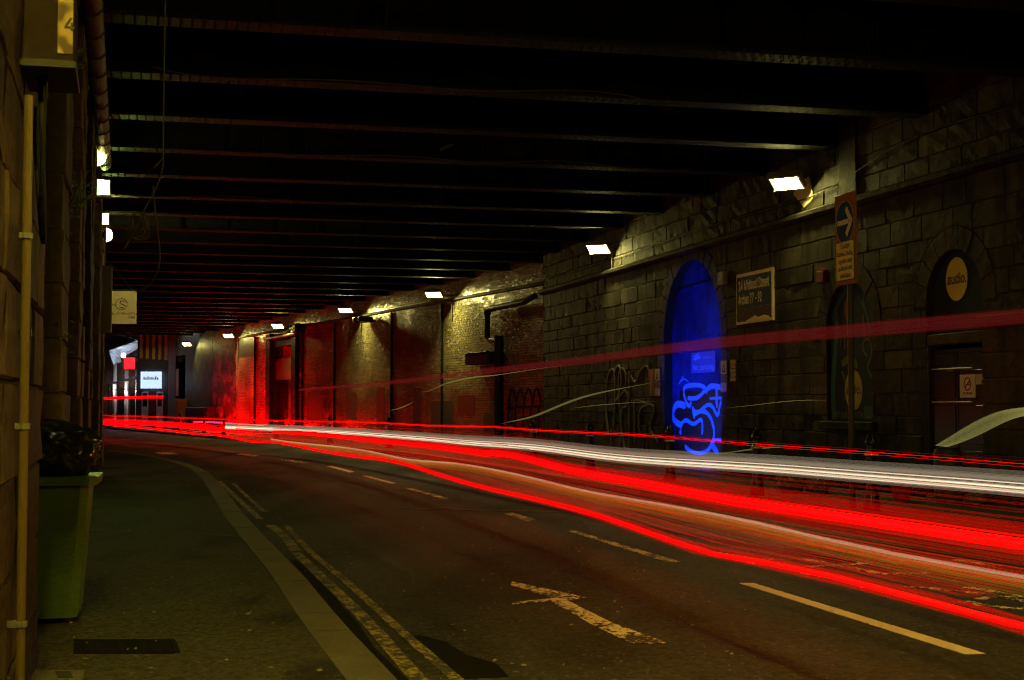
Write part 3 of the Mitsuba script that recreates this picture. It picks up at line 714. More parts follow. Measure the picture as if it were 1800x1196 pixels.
# ------------------------------------------------------------------ left wall
lw = thing('stone_wall', 'stone wall with piers seen edge on along the left pavement', 'wall')
part(lw, 'core', bx(L, -3, 39, -3, -.95, 0, WT), 'brown_stone')
PIERS = [(2.0, 8.55, -.44), (11.2, 12.5, -.44), (15.9, 17.6, -.45), (20.9, 22.7, -.46), (27.6, 29.6, -.45), (36.6, 39, -.50)]
for i, (s0, s1, o) in enumerate(PIERS):
    part(lw, 'pier', bx(L, s0 + .01, s1 - .01, -1.0, o - .02, 0, WT), 'mortar')
    z = 0; r_ = 0
    while z < WT - .2:
        h = .40
        segs = np.arange(s0, s1 - .2, .95).tolist() + [s1] if s1 - s0 > 1.5 else [s0, s1]
        for a0, a1 in zip(segs[:-1], segs[1:]):
            part(lw, 'stone', stone_block(L, a0 + .007, a1 - .007, -.98, o + rng.uniform(-.01, .01), z + .007, z + h - .007, 5000 + i * 400 + r_ * 20 + int(a0 * 7), .005), 'brown_stone')
        z += h; r_ += 1
for i, (s0, s1) in enumerate([(8.55, 11.2), (12.5, 15.9), (17.6, 20.9), (22.7, 27.6), (29.6, 36.6)]):
    z = 0; r_ = 0
    while z < WT - .2:
        a = s0 - (r_ % 2) * .5
        while a < s1 - .05:
            e0, e1 = max(a, s0), min(a + 1.05, s1)
            if e1 - e0 > .1: part(lw, 'stone', stone_block(L, e0 + .007, e1 - .007, -1.0, -.72 + (-.14 if i == 0 else 0) + rng.uniform(-.015, .015), z + .007, z + .43, 7000 + i * 900 + r_ * 40 + int(e0 * 5), .006), 'brown_stone')
            a += 1.05
        z += .44; r_ += 1
side = thing('corner_building', 'dark building side beyond the left wall where a side street opens', 'building')
part(side, 'wall', bx(W, -45, -11.2, 37.6, 38.3, 0, 9), 'brown_stone'); part(side, 'return_wall', bx(W, -46, -45, 20, 38.3, 0, 9), 'brown_stone')
# conduit and meter box
k = thing('conduit', 'tall yellowish steel conduit pipe strapped to the near left pier', 'pipe')
part(k, 'pipe', tube([L(6.35, -.395, .1), L(6.35, -.395, 2.78)], .019, 10, spline=False), 'pipe_paint', True)
for z in (.62, 1.42, 2.2): part(k, 'clip', cat([tube([L(6.35, -.395, z - .012), L(6.35, -.395, z + .012)], .026, 10, spline=False), bx(L, 6.33, 6.37, -.45, -.40, z - .012, z + .012)]), 'grey_metal')
k = thing('thin_conduit', 'thin dark cable conduit beside the yellowish pipe', 'pipe'); part(k, 'pipe', tube([L(6.62, -.40, .1), L(6.62, -.40, 2.8)], .009, 8, spline=False), 'dark_grey', True); part(k, 'clip', bx(L, 6.59, 6.65, -.45, -.385, 1.8, 1.83), 'dark_grey')
k = thing('meter_box', 'rusty cream electrical box numbered 4 high on the near left pier', 'electrical box')
part(k, 'case', chbox(L, 6.6, 7.0, -.45, -.225, 2.98, 3.32, .006), 'rusty_brown_paint')
fm = Frame(L(6.6, 0, 0)[:2], L.n[:2])       # its end that faces down the street
end0 = L(6.594, -.30, 0); 
fe = Frame((L(6.6, 0, 0)[0], L(6.6, 0, 0)[1]), (L.n[0], L.n[1]), left=True)
part(k, 'painted_end', bx(fe, -.295, -.232, .002, .006, 3.02, 3.30), 'rusty_cream_paint')
part(k, 'number', cat([trimesh.Trimesh(m_.vertices, m_.faces) for m_ in [text_on(fe, '4', -.272, 3.12, .055, .0065, bold=True)]]), 'black_paint')
part(k, 'base_plate', chbox(L, 6.55, 7.1, -.46, -.215, 2.95, 2.98, .004), 'black_paint')
k = thing('hanging_cable', 'looped black cables hanging below the meter box', 'cable')
for j in range(3): part(k, 'loop', tube([L(6.75 + .05 * j, -.34 - .02 * j, 2.96), L(6.8, -.36, 2.6), L(6.9 + .1 * j, -.37, 2.42 - .08 * j), L(7.1, -.40, 2.6), L(7.2 + .05 * j, -.42, 2.9)], .012, 6), 'black_paint', True)
k = thing('ceiling_duct', 'dull green ringed duct running along the top of the left wall', 'duct')
part(k, 'pipe', tube([L(12.0, -.36, 5.55), L(26, -.36, 5.62)], .105, 14, spline=False), 'buff_grey', True)
for j in range(14): part(k, 'collar', tube([L(12.4 + j, -.36, 5.552 + j * .005), L(12.46 + j, -.36, 5.552 + j * .005)], .118, 14, spline=False), 'dark_grey', True)
k = thing('grey_casing', 'long grey metal casing on the wall beside the gym sign', 'casing'); part(k, 'body', chbox(L, 33.0, 33.4, -.72, -.28, 3.1, 4.5, .02), 'grey_metal'); part(k, 'cap', bx(L, 32.97, 33.43, -.72, -.26, 4.5, 4.54), 'grey_metal')
gyms = thing('gym_sign', 'cream projecting sign for a strength gym hanging from the left wall', 'sign')
fg = Frame((-10.10, 36.0), (1, .12), left=True)
part(gyms, 'board', chbox(fg, 0, .92, -.04, .0, 3.52, 4.32, .006), 'cream_sign')
part(gyms, 'emblem', extr(fg, unary_union([Point(.56, 4.0).buffer(.145).difference(Point(.56, 4.0).buffer(.128)), LineString([(.28, 3.98), (.43, 3.98)]).buffer(.012), Point(.18, 3.98).buffer(.10).difference(Point(.18, 3.98).buffer(.082)).difference(sbox(.2, 3.95, .4, 4.01))]), .001, .004), 'black_paint')
part(gyms, 'emblem_letter', text_on(fg, 'S', .495, 3.91, .18, .001), 'black_paint')
part(gyms, 'lettering', text_on(fg, 'CENTRAL', .04, 3.74, .055, .001, width=.37, bold=True), 'black_paint')
part(gyms, 'lettering', text_on(fg, 'GYM', .72, 3.65, .055, .001, width=.16, bold=True), 'black_paint')
part(gyms, 'red_lettering', text_on(fg, 'STRENGTH', .435, 3.74, .055, .001, width=.45, bold=True), 'red_print')
part(gyms, 'bracket', cat([bx(fg, -.1, .92, -.03, -.01, 4.33, 4.36), bx(fg, .1, .14, -.03, -.01, 4.32, 4.34)]), 'black_paint')
def leaves(name, label, at, n, spread, seed):
    r = np.random.default_rng(seed); k = thing(name, label, 'plant'); ms, st = [], []
    for i in range(n):
        p = at + r.normal(0, 1, 3) * spread; a = r.uniform(0, 6.3); q = r.normal(0, 1, 3); q /= np.linalg.norm(q); e = np.cross(q, [0.3, .5, .8]); e /= np.linalg.norm(e)
        w = r.uniform(.02, .045); v = np.array([p - q * w, p + e * w * .45, p + q * w, p - e * w * .45, p + np.cross(q, e) * w * .2])
        ms.append(trimesh.Trimesh(v, [(0, 1, 4), (1, 2, 4), (2, 3, 4), (3, 0, 4)], process=False))
        if i % 4 == 0: st.append(tube([at - np.array([.05, 0, .1]), (at + p) / 2, p], .003, 4))
    part(k, 'leaves', cat(ms), 'leaf'); part(k, 'stems', cat(st), 'leaf')
leaves('wall_plant', 'leafy weed growing from the left wall below the green lamp', L(12.6, -.43, 3.2), 90, np.array([.08, .12, .12]), 3)
leaves('wall_plant', 'small weed tuft high on the left wall beside the duct', L(12.55, -.43, 4.3), 40, np.array([.06, .1, .16]), 4)
leaves('wall_plant', 'tiny weed low on the left wall above the bin', L(11.3, -.45, 2.0), 25, np.array([.05, .08, .05]), 5)

# wheelie bin and its bag
wb = thing('wheelie_bin', 'green wheelie bin overflowing against the near left wall', 'wheelie bin')
fb = Frame((-3.06, 9.70), (1, .22))         # s to the right, o away from the camera
def ring_pts(w, d_, z, c=.05): return [(x, y, z) for x, y in ((-w + c, 0), (w - c, 0), (w, c), (w, d_ - c), (w - c, d_), (-w + c, d_), (-w, d_ - c), (-w, c))]
rs = [ring_pts(.215, .50, .12), ring_pts(.225, .52, .16), ring_pts(.285, .66, .98)]
rs = [[(x, y - (.0 if i < 2 else .06), z) for x, y, z in r] for i, r in enumerate(rs)]
v = np.array(sum(rs, [])); Fq = [(i * 8 + j, i * 8 + (j + 1) % 8, (i + 1) * 8 + (j + 1) % 8, (i + 1) * 8 + j) for i in range(2) for j in range(8)]
Fq = [t for q_ in Fq for t in ((q_[0], q_[1], q_[2]), (q_[0], q_[2], q_[3]))] + [(0, j + 1, j) for j in range(1, 7)]
part(wb, 'body', fb.mesh(trimesh.Trimesh(v, Fq, process=False)), 'green_plastic')
part(wb, 'rim', fb.mesh(trimesh.convex.convex_hull(np.array(ring_pts(.335, .74, .985) + ring_pts(.345, .75, 1.04)) - [0, .09, 0])), 'green_plastic')
part(wb, 'front_groove', bx(fb, -.085, -.07, -.012, .03, .2, .95), 'black_paint')
part(wb, 'front_rib', fb.mesh(trimesh.convex.convex_hull(np.array([(-.20, -.012, .15), (-.09, -.012, .15), (-.20, -.075, .97), (-.09, -.075, .97), (-.2, .04, .15), (-.09, .04, .15), (-.2, .02, .97), (-.09, .02, .97)]))), 'green_plastic')
for x in (-.2, .17): part(wb, 'wheel', fb.mesh(trimesh.creation.cylinder(.10, .05, sections=18, transform=trimesh.transformations.translation_matrix((x, .52, .18)) @ trimesh.transformations.rotation_matrix(math.pi / 2, (0, 1, 0)))), 'black_paint')
0 and part(wb, 'lid', fb.mesh(trimesh.convex.convex_hull(np.array([(x, y, z) for x in (-.33, .33) for y, z in ((.67, 1.04), (.70, 1.05), (.76, .40), (.79, .42))]))), 'green_plastic')
def lump(at, size, seed, amp=.25, sub=4):
    m = trimesh.creation.icosphere(sub); v = np.asarray(m.vertices)
    n_ = meshkit.fbm(v * 2.2 + seed * 7.1, 4, seed) - .5; w_ = np.abs(meshkit.fbm(v * np.array([5, 5, 2.]) + seed, 3, seed + 1) - .5)
    m.vertices = v * (1 + amp * n_ * 2 - .35 * w_)[:, None] * np.array(size) + np.array(at)
    return m
bag = thing('rubbish_bag', 'shiny black rubbish bag heaped on top of the green bin', 'rubbish bag')
part(bag, 'sack', lump(fb(.03, .26, 1.20), (.33, .34, .22), 2, .22), 'black_bag', True)
part(bag, 'tied_neck', lump(fb(-.14, .16, 1.36), (.13, .12, .06), 5, .5, 3), 'black_bag', True)
# wire that hangs from the girders
k = thing('hanging_wire', 'loose wire hanging from the ceiling with a tangled knot near the left lamps', 'cable')
part(k, 'drop', tube([(-3.55, 15, 6.0), (-3.56, 15, 5.0), (-3.56, 15, 3.95)], .009, 5), 'wire', True)
part(k, 'lower_strand', tube([(-3.56, 15, 3.97), (-3.62, 15, 3.75), (-3.74, 15, 3.52), (-3.82, 15, 3.35), (-3.95, 15, 3.1)], .008, 5), 'wire', True)
r = np.random.default_rng(11)
for j in range(7):
    a = r.uniform(0, 6.28); c_ = np.array([-3.80, 15, 3.35]) + r.normal(0, .03, 3); q_ = np.linspace(0, 6.0, 9)
    part(k, 'tangle', tube(np.stack([c_[0] + (.06 + .03 * r.random()) * np.cos(q_ + a), c_[1] + .06 * np.sin(2 * q_), c_[2] + (.10 + .04 * r.random()) * np.sin(q_ + a)], 1), .006, 5), 'wire', True)
part(k, 'slack_loop', tube([(-3.66, 15, 3.75), (-3.68, 15.3, 3.3), (-3.80, 15.8, 2.95), (-4.1, 16.3, 2.78), (-4.45, 16.9, 2.95), (-4.75, 17.3, 3.2)], .010, 6), 'wire', True)
part(k, 'spur', tube([(-3.56, 15, 4.05), (-3.62, 15, 3.97), (-3.66, 15, 3.93)], .008, 5), 'wire', True)
k = thing('loose_stick', 'pale broken strip dangling from a girder', 'debris'); put(k, tube([(-1.15, 23.6, 5.62), (-.95, 23.6, 5.71)], .025, 5, spline=False), 'granite')

# ------------------------------------------------------------------ the bridge overhead
br = thing('railway_bridge', 'low railway bridge of dark riveted steel girders roofing the street', 'bridge')
part(br, 'deck', flat(Polygon([(16, -10), (16, 30), (6, 60), (-8, 103), (-60, 92), (-60, -10)]), 7.02, 7.4), 'girder_paint')
def girder_frame(t):
    c_ = A * t; return Frame((c_[0], c_[1]), (G[0], G[1]))
for kx in range(-1, 27):
    t = 17.6 + 3.0 * kx; fgd = girder_frame(t)
    # span from the left wall to the right wall
    y = t
    s0 = -.14 - .02 * t if t < 60 else -1.5 - .0 * t
    x_r = 6.75 - .246 * (y - 21.2) if y < 49 else -.08 - .445 * (y - 49)
    right = (x_r + .2389 * t) / .9711 + .4 + (.25 if y > 49 else 0)
    left = (-.9 - .262 * y + .2389 * t) / .9711 - .2 if y < 36 else -28
    g_ = br + f'__girder_{kx + 2:03d}'
    put(g_, cat([bx(fgd, left, right, -.008, .008, 6.05, 7.02), bx(fgd, left, right, .009, .10, 6.045, 6.06), bx(fgd, left, right, -.10, -.009, 6.045, 6.06), bx(fgd, left, right, -.025, -.0085, 6.061, 6.16)]), 'girder_paint')
    part(g_, 'bottom_flange', bx(fgd, left, right, -.21, .21, 6.0, 6.044), 'flange_paint')
    if kx < 9:
        x, j = left + .6 + (kx * .37) % 1, 0
        while x < right - .2:
            w = .07 if j % 3 else .16
            part(g_, 'stiffener', cat([bx(fgd, x, x + w, -.04, -.0255, 6.17, 6.98), bx(fgd, x, x + .014, -.11, -.041, 6.065, 6.98)]) if j % 3 else Frame.mesh(fgd, trimesh.convex.convex_hull(np.array([(x + a_, o_, z_) for a_ in (0, .015) for o_, z_ in ((-.026, 6.06), (-.19, 6.06), (-.026, 6.9))]))), 'girder_paint')
            x += 1.15; j += 1
        rv = []
        oc = np.array([(1, 0, 0), (.3, .95, 0), (-.8, .6, 0), (-.8, -.6, 0), (.3, -.95, 0), (0, 0, 1)]) * .019
        of = np.array([(0, 1, 5), (1, 2, 5), (2, 3, 5), (3, 4, 5), (4, 0, 5)])
        V, Fc, c_ = [], [], 0
        for x in np.arange(max(left, -6) + .05, right - .05, .13):
            for o_ in (-.165, -.085, .085, .165):
                v = oc * [1, 1, -1] + [x, o_, 6.0]; V.append(v); Fc.append(of[:, ::-1] + c_); c_ += 6
            v = oc[:, [0, 2, 1]] * [1, -1, 1] + [x, -.0255, 6.11]; V.append(v); Fc.append(of + c_); c_ += 6
        part(g_, 'rivets', fgd.mesh(trimesh.Trimesh(np.vstack(V), np.vstack(Fc), process=False)), 'flange_paint', kind='stuff')

rd = np.random.default_rng(17)
for i in range(16):                            # lime drips and odd cables on the near girders
    kx = int(rd.integers(0, 7)); f_ = girder_frame(17.6 + 3.0 * kx); s_ = rd.uniform(0, 11); z_ = rd.uniform(6.3, 6.9)
    part(br + f'__girder_{kx + 2:03d}', 'lime_drip', tube([f_(s_, -.03, z_), f_(s_ + rd.uniform(-.05, .02), -.032, z_ - rd.uniform(.15, .55))], .007, 5, spline=False), 'granite')
for i, (kx, a_, b_) in enumerate(((1, 0, 7), (3, 2, 10), (5, -3, 6))):
    f_ = girder_frame(17.6 + 3.0 * kx); k = thing('girder_cable', ['thin cable sagging along the second near girder', 'thin cable sagging along a girder before the blue arch', 'thin cable sagging along a girder near the left lamps'][i], 'cable')
    q_ = np.linspace(a_, b_, 7); put(k, tube([f_(s_, -.24, 6.08 - .10 * abs(math.sin(j * 1.3 + i))) for j, s_ in enumerate(q_)], .012, 5), 'wire', True)

# ------------------------------------------------------------------ lamps
def lamp(f, s, z, label, out=.30, rad=LAMP * 340, conduit=1.0, plate=False, tilt=46, yaw=48, w=.54, h=.30, group=None, body='lamp_body'):
    k = thing('wall_lamp', label, 'wall lamp', group)
    Rm = trimesh.transformations.rotation_matrix(math.radians(yaw), (0, 0, 1)) @ trimesh.transformations.rotation_matrix(math.radians(-tilt), (1, 0, 0))
    def loc(m):
        m = m.copy(); m.apply_transform(Rm); m.apply_translation((s, out, z)); return f.mesh(m)
    c = trimesh.creation.box(extents=(w + .08, .11, h + .08)); c.apply_translation((0, -.062, 0)); part(k, 'housing', loc(c), body)
    fins = cat([trimesh.creation.box(extents=(.012, .05, h), transform=trimesh.transformations.translation_matrix((x, -.143, 0))) for x in np.linspace(-w / 2, w / 2, 7)])
    part(k, 'cooling_fins', loc(fins), body)
    q_ = np.array([(-w / 2, .0, -h / 2), (w / 2, .0, -h / 2), (w / 2, .0, h / 2), (-w / 2, .0, h / 2)])
    lens = loc(trimesh.Trimesh(q_, [(0, 2, 1), (0, 3, 2)], process=False))
    part(k, 'lens', lens, 'light_source', emit=rad, weight=6.0)
    part(k, 'rim', loc(cat([trimesh.creation.box(extents=(w + .08, .03, .035), transform=trimesh.transformations.translation_matrix((0, .008, sg_ * (h / 2 + .022)))) for sg_ in (-1, 1)])), body)
    part(k, 'bracket', cat([bx(f, s - .03, s + .03, 0, out - .10, z - .05, z + .01)]), 'grey_metal')
    if plate: part(k, 'back_plate', extr(f, Polygon([(s + .55, z - .12), (s + .5, z + .02), (s - .1, z + .12), (s - .3, z - .3), (s + .1, z - .42)]), .0, .02), 'cream_sign')
    if conduit: part(k, 'conduit', tube([f(s, .035, z - .08), f(s, .035, z - .08 - conduit)], .03, 8, spline=False), 'grey_metal', True)
    return k


lamp(R1, 5.75, 5.55, 'biggest wall lamp on its splayed plate above the street sign', plate=True, conduit=0, rad=LAMP * 230, out=.42, tilt=54, yaw=40)
lamp(R1, 17.3, 5.55, 'wall lamp on the stone wall just left of the blue arch', conduit=.45, rad=LAMP * 330, out=.42, tilt=52)
lamp(R2, 5.1, 5.55, 'wall lamp over the sparkling patch of glazed bricks', conduit=.9, rad=LAMP * 560, out=.75, tilt=58)
lamp(R2, 15.6, 5.6, 'wall lamp beside the pair of security cameras', conduit=.9, rad=LAMP * 560, out=.75, tilt=58)
lamp(R2, 27.2, 5.52, 'small wall lamp over the black framed doorway', conduit=.3, rad=LAMP * 260, out=.6, tilt=52)
lamp(R2, 37.8, 5.5, 'wall lamp with a long conduit on the maroon bay', conduit=1.5, out=.6, tilt=52)
lamp(R2, 49.2, 5.45, 'farthest wall lamp at the tunnel end', rad=LAMP * 200, conduit=1.5, out=.6, tilt=52)
def bulkhead(s, z, label, rad, base=-.72, face=-.46):
    k = thing('bulkhead_lamp', label, 'wall lamp')
    part(k, 'bracket', bx(L, s - .05, s + .05, base, face - .04, z - .04, z + .04), 'grey_metal')
    part(k, 'base', tube([L(s, face - .05, z), L(s, face, z)], .17, 20, spline=False), 'lamp_body', 40)
    d_ = trimesh.creation.icosphere(3, 1.0); v_ = np.asarray(d_.vertices).copy(); v_[:, 1] = np.maximum(v_[:, 1], -.05)
    d_.vertices = v_ * [.14, .13, .15] + [s, face + .008, z]
    part(k, 'lens', L.mesh(d_), 'light_source', True, emit=rad, weight=6.0)
    part(k, 'guard', cat([tube([L(s - .15, face, z + q_), L(s - .08, face + .12, z + q_), L(s + .08, face + .12, z + q_), L(s + .15, face, z + q_)], .005, 5) for q_ in (-.06, .06)]), 'black_paint')


bulkhead(24.4, 5.5, 'upper bulkhead lamp on the left wall at the end of the ringed duct', LAMP * 170)
bulkhead(35.2, 5.45, 'lowest and farthest bulkhead lamp of the four on the left wall', LAMP * 330, face=-.44)
bulkhead(13.2, 5.6, 'left wall lamp just above the picture over the pier edge', LAMP * 110, face=-.36)
lamp(L, 2.9, 5.4, 'left wall lamp behind the camera', out=-.30, conduit=.3, yaw=0, tilt=66, rad=WARM * 840)
lamp(R1, -6.0, 5.6, 'right wall lamp outside the picture before the venue arch', conduit=.3, yaw=0, tilt=64, rad=WARM * 35)
lamp(R1, -16.0, 5.6, 'right wall lamp behind the camera', conduit=.3, yaw=0, tilt=38, rad=WARM * 430)
GREEN = np.array([.50, 1.0, .14])
def square_lamp(s, z, w, h, label, L_):
    k = thing('green_lamp', label, 'lamp')
    fe2 = Frame(L(s, 0, 0)[:2], L.n[:2], left=True)
    part(k, 'case', chbox(fe2, -.52, -.52 + w, -.12, .0, z - h / 2, z + h / 2, .01), 'grey_metal')
    q_ = [fe2(-.52 + .02, .004, z - h / 2 + .02), fe2(-.52 + w - .02, .004, z - h / 2 + .02), fe2(-.52 + w - .02, .004, z + h / 2 - .02), fe2(-.52 + .02, .004, z + h / 2 - .02)]
    m = trimesh.Trimesh(np.array(q_), [(0, 1, 2), (0, 2, 3)], process=False)
    if m.face_normals[0][1] > 0: m.invert()
    part(k, 'lens', m, 'light_source', emit=L_)
    part(k, 'shelf', bx(fe2, -.55, -.5 + w, -.14, .03, z - h / 2 - .03, z - h / 2 - .005), 'grey_metal')
    part(k, 'arm', bx(fe2, -.80, -.52, -.08, -.05, z - .02, z + .02), 'grey_metal')
square_lamp(26.9, 5.36, .25, .30, 'square greenish white box lamp on the left wall', GREEN * 120)
square_lamp(32.6, 5.50, .18, .26, 'small round headed greenish lamp below the square one', GREEN * 90)

# ------------------------------------------------------------------ street furniture on the right pavement
def bollard(x, y, label):
    k = thing('bollard', label, 'bollard', 'bollards along the right kerb')
    part(k, 'post', lathe([(0, .1), (.115, .1), (.115, .2), (.095, .26), (.10, .30), (.075, .36), (.065, .82), (.09, .84), (.09, .88), (.062, .9), (.06, .98), (.085, 1.0), (.085, 1.04), (.05, 1.09), (.045, 1.12), (.02, 1.15), (0, 1.155)], (x, y, 0)), 'black_metal', 40)
    part(k, 'white_band', lathe([(.062, .835), (.0935, .838), (.0935, .872), (.062, .875)], (x, y, 0)), 'white_paint', 40)
bollard(4.87, 20.1, 'black bollard beside the pole of the arrow sign')
bollard(3.88, 23.5, 'black bollard by the rubbish bags, second from the pole')
bollard(3.0, 28.2, 'black bollard in front of the blue arch')
bollard(1.75, 33.2, 'far black bollard in front of the dripping graffiti')
bollard(.55, 38.0, 'black bollard by the corner of the brick wall')
for i, (x, y) in enumerate([(-4.2, 50.7), (-7.0, 57), (-10.2, 64), (-14.0, 72), (-16, 77), (-18.4, 82)]):
    bollard(x, y, ['bollard below the long metal box', 'bollard below the fourth wall lamp', 'bollard before the black framed doorway', 'bollard before the red lit bricks', 'bollard before the maroon bay', 'last bollard near the tunnel end'][i])
sp = thing('arrow_sign', 'tall pole with blue right arrow roundel and exception plate on an orange board', 'road sign')
PX, PY = 4.70, 20.5
part(sp, 'pole', tube([(PX, PY, .1), (PX, PY, 4.48)], .042, 14, spline=False), 'dark_grey', True)
hd = math.radians(-10.6); fs = Frame((PX, PY), (math.sin(hd), math.cos(hd)))
part(sp, 'board', chbox(fs, -.345, .345, .045, .07, 3.19, 4.46, .005), 'sign_orange')
part(sp, 'clip', cat([bx(fs, -.06, .06, -.05, .045, z_, z_ + .04) for z_ in (3.4, 4.2)]), 'grey_metal')
part(sp, 'roundel', extr(fs, Point(0, 4.06).buffer(.295, quad_segs=20), .0705, .073), 'sign_blue')
part(sp, 'white_ring', extr(fs, Point(0, 4.06).buffer(.305, quad_segs=20).difference(Point(0, 4.06).buffer(.292, quad_segs=20)), .0705, .0745), 'label_pale')
part(sp, 'arrow', extr(fs, unary_union([sbox(-.13, 4.03, .25, 4.10), Polygon([(-.25, 4.065), (-.08, 4.25), (-.15, 4.26), (-.02, 4.26), (-.02, 4.26)]).buffer(0), LineString([(-.05, 4.25), (-.22, 4.065), (-.05, 3.88)]).buffer(.042, cap_style='flat', join_style='mitre')]), .0732, .0755), 'white_paint')
part(sp, 'plate', bx(fs, -.31, .31, .0705, .074, 3.25, 3.80), 'disc_yellow')
part(sp, 'plate_border', extr(fs, sbox(-.315, 3.245, .315, 3.805).difference(sbox(-.30, 3.26, .30, 3.79)), .0705, .0745), 'black_paint')
for i, (tx, w) in enumerate((('Except', .30), ('buses, taxis,', .53), ('cycles and', .46), ('authorised', .47), ('vehicles', .36))):
    part(sp, 'lettering', text_on(fs, tx, w / 2, 3.70 - i * .103, .062, .0743, width=w, bold=True), 'black_paint')
for i, (x, y, s_, lb) in enumerate([(4.55, 24.2, .26, 'left pinkish rubbish bag on the pavement by the bollard'), (4.95, 24.0, .24, 'right pinkish rubbish bag on the pavement by the bollard')]):
    k = thing('rubbish_bag', lb, 'rubbish bag'); part(k, 'sack', lump((x, y, .1 + s_ * .8), (s_ * .95, s_, s_), 21 + i, .22), 'clear_bag', True); part(k, 'tied_neck', lump((x, y, .1 + s_ * 1.75), (.05, .05, .09), 31 + i, .4, 2), 'clear_bag', True)
k = thing('red_bucket', 'small red bucket on the pavement near the venue door', 'bucket')
part(k, 'pail', lathe([(0, .1), (.115, .1), (.15, .42), (.16, .42), (.16, .44), (.14, .44), (.105, .12), (0, .12)], (5.75, 21.9, 0), 24), 'red_plastic', 30)
part(k, 'handle', tube([(5.60, 21.9, .41), (5.62, 21.80, .30), (5.75, 21.74, .26), (5.88, 21.80, .30), (5.90, 21.9, .41)], .006, 5), 'grey_metal', True)
k = thing('drum', 'dark plastic drum standing before the venue door', 'drum')
part(k, 'body', lathe([(0, .1), (.19, .1), (.20, .14), (.20, .35), (.21, .37), (.20, .39), (.20, .62), (.21, .64), (.20, .66), (.20, .84), (.18, .88), (0, .88)], (6.32, 21.5, 0), 24), 'dark_grey', 30); part(k, 'lid', lathe([(0, .88), (.17, .88), (.17, .91), (0, .915)], (6.32, 21.5, 0), 24), 'black_paint', 30)
k = thing('carrier_bag', 'crumpled pale carrier bag by the door step', 'bag'); put(k, lump((6.62, 21.15, .2), (.14, .16, .11), 44, .5), 'clear_bag', True)

# ------------------------------------------------------------------ beyond the bridge
fa = thing('far_building', 'far building with five lit pilasters beyond the tunnel', 'building')
FY = 108.0
part(fa, 'wall', bx(W, -42, -24.9, FY, FY + 6, 0, 5.1), 'label_brown'); part(fa, 'upper_wall', extr(Frame((0, FY + .5), (1, 0), left=True), Polygon([(-42, 5.1), (-24.6, 5.1), (-24.6, 8.5), (-29, 8.0), (-42, 6.0)]), -3, 0), 'building_grey')
for i, x in enumerate((-28.9, -28.05, -27.25, -26.35, -25.55)):
    part(fa, 'pilaster', lathe([(0, 0), (.17, 0), (.15, .3), (.14, 4.6), (.19, 4.9), (0, 5.0)], (x, FY - .35, 0), 12), 'shop_white', 30)
    for zz, up in ((2.75, 1), (2.68, -1)):
        q_ = np.array([(x - .09, FY - .72, zz), (x + .09, FY - .72, zz), (x + .09, FY - .54, zz), (x - .09, FY - .54, zz)])
        m = trimesh.Trimesh(q_, [(0, 1, 2), (0, 2, 3)], process=False)
        if m.face_normals[0][2] * up < 0: m.invert()
        part(fa, 'sconce_light', m, 'light_source', emit=(60, 50, 42))
    part(fa, 'sconce', bx(W, x - .1, x + .1, FY - .73, FY - .5, 2.69, 2.74), 'black_paint')
for x in (-28.5, -27.65, -26.8, -25.95): part(fa, 'window', bx(W, x - .2, x + .2, FY - .06, FY - .001, 1.0, 2.5), 'door_black')
k = thing('red_sign', 'square red lit sign on the far building', 'sign'); part(k, 'face', bx(W, -28.1, -27.3, FY - .95, FY - .9, 4.2, 5.05), 'red_plastic', emit=(1.6, .02, .03)); part(k, 'case', bx(W, -28.15, -27.25, FY - .895, FY - .8, 4.15, 5.1), 'black_paint'); part(k, 'arm', bx(W, -28.1, -25.2, FY - .8, FY - .7, 5.1, 5.16), 'black_paint')
k = thing('canopy', 'bright white canopy glowing above the far street', 'canopy')
for P in ([(-28.6, 105, 5.5), (-26.6, 105, 6.2), (-26.4, 106, 6.0), (-28.4, 106, 4.9)], [(-28.6, 105, 5.4), (-28.3, 105, 4.6), (-28.0, 106, 4.8), (-28.2, 106, 5.4)]):
    m = trimesh.convex.convex_hull(np.array(P + [(x, y, z - .12) for x, y, z in P])); part(k, 'sheet', m, 'shop_white')
part(k, 'rail', tube([(-28.9, 105, 6.7), (-27.4, 105, 6.5), (-26.2, 105, 6.0)], .05, 5), 'black_paint'); part(k, 'lamp', trimesh.creation.icosphere(2, .16).apply_translation((-27.4, 104.3, 5.1)), 'light_source', emit=(36, 42, 52))
k = thing('awning', 'dark blue sloping awning in front of the lit pilasters', 'awning'); part(k, 'cloth', trimesh.convex.convex_hull(np.array([(-29, 106, 3.15), (-25.6, 106, 4.0), (-25.6, 106.2, 3.8), (-29, 106.2, 3.0), (-28.6, 104.8, 3.1), (-26, 104.8, 3.6)])), 'awning_blue'); part(k, 'pole', bx(W, -28.9, -28.84, 105.9, 105.96, 0, 3.1), 'black_paint')
SY = 100.0
ho = thing('striped_hoarding', 'hoarding with yellow vertical stripes over the far shop', 'hoarding')
part(ho, 'board', bx(W, -25.3, -23.2, SY - .1, SY + .2, 4.6, 6.6), 'hoarding_dark')
for i in range(5): part(ho, 'stripe', bx(W, -25.15 + i * .42, -24.95 + i * .42, SY - .16, SY - .11, 4.75 - .03 * i, 6.5), 'hoarding_yellow')
fho = Frame((-24.2, SY - 1.6), (1, 0))
lamp(fho, 0, 6.9, 'added unseen floodlight lighting the striped hoarding', out=.0, conduit=0, yaw=180, tilt=40, rad=LAMP * 60)  # added behind the girders to brighten the stripes
lamp(Frame((-24.2, SY - 2.2), (1, 0)), 0, 6.7, 'added unseen white floodlight lighting the far shop front', out=0, conduit=0, yaw=180, tilt=65, rad=np.array([.8, .95, 1.1]) * 60)  # added out of view to brighten the shop front
sh = thing('shop', 'small far shop front with a blue white lit fascia', 'shop')
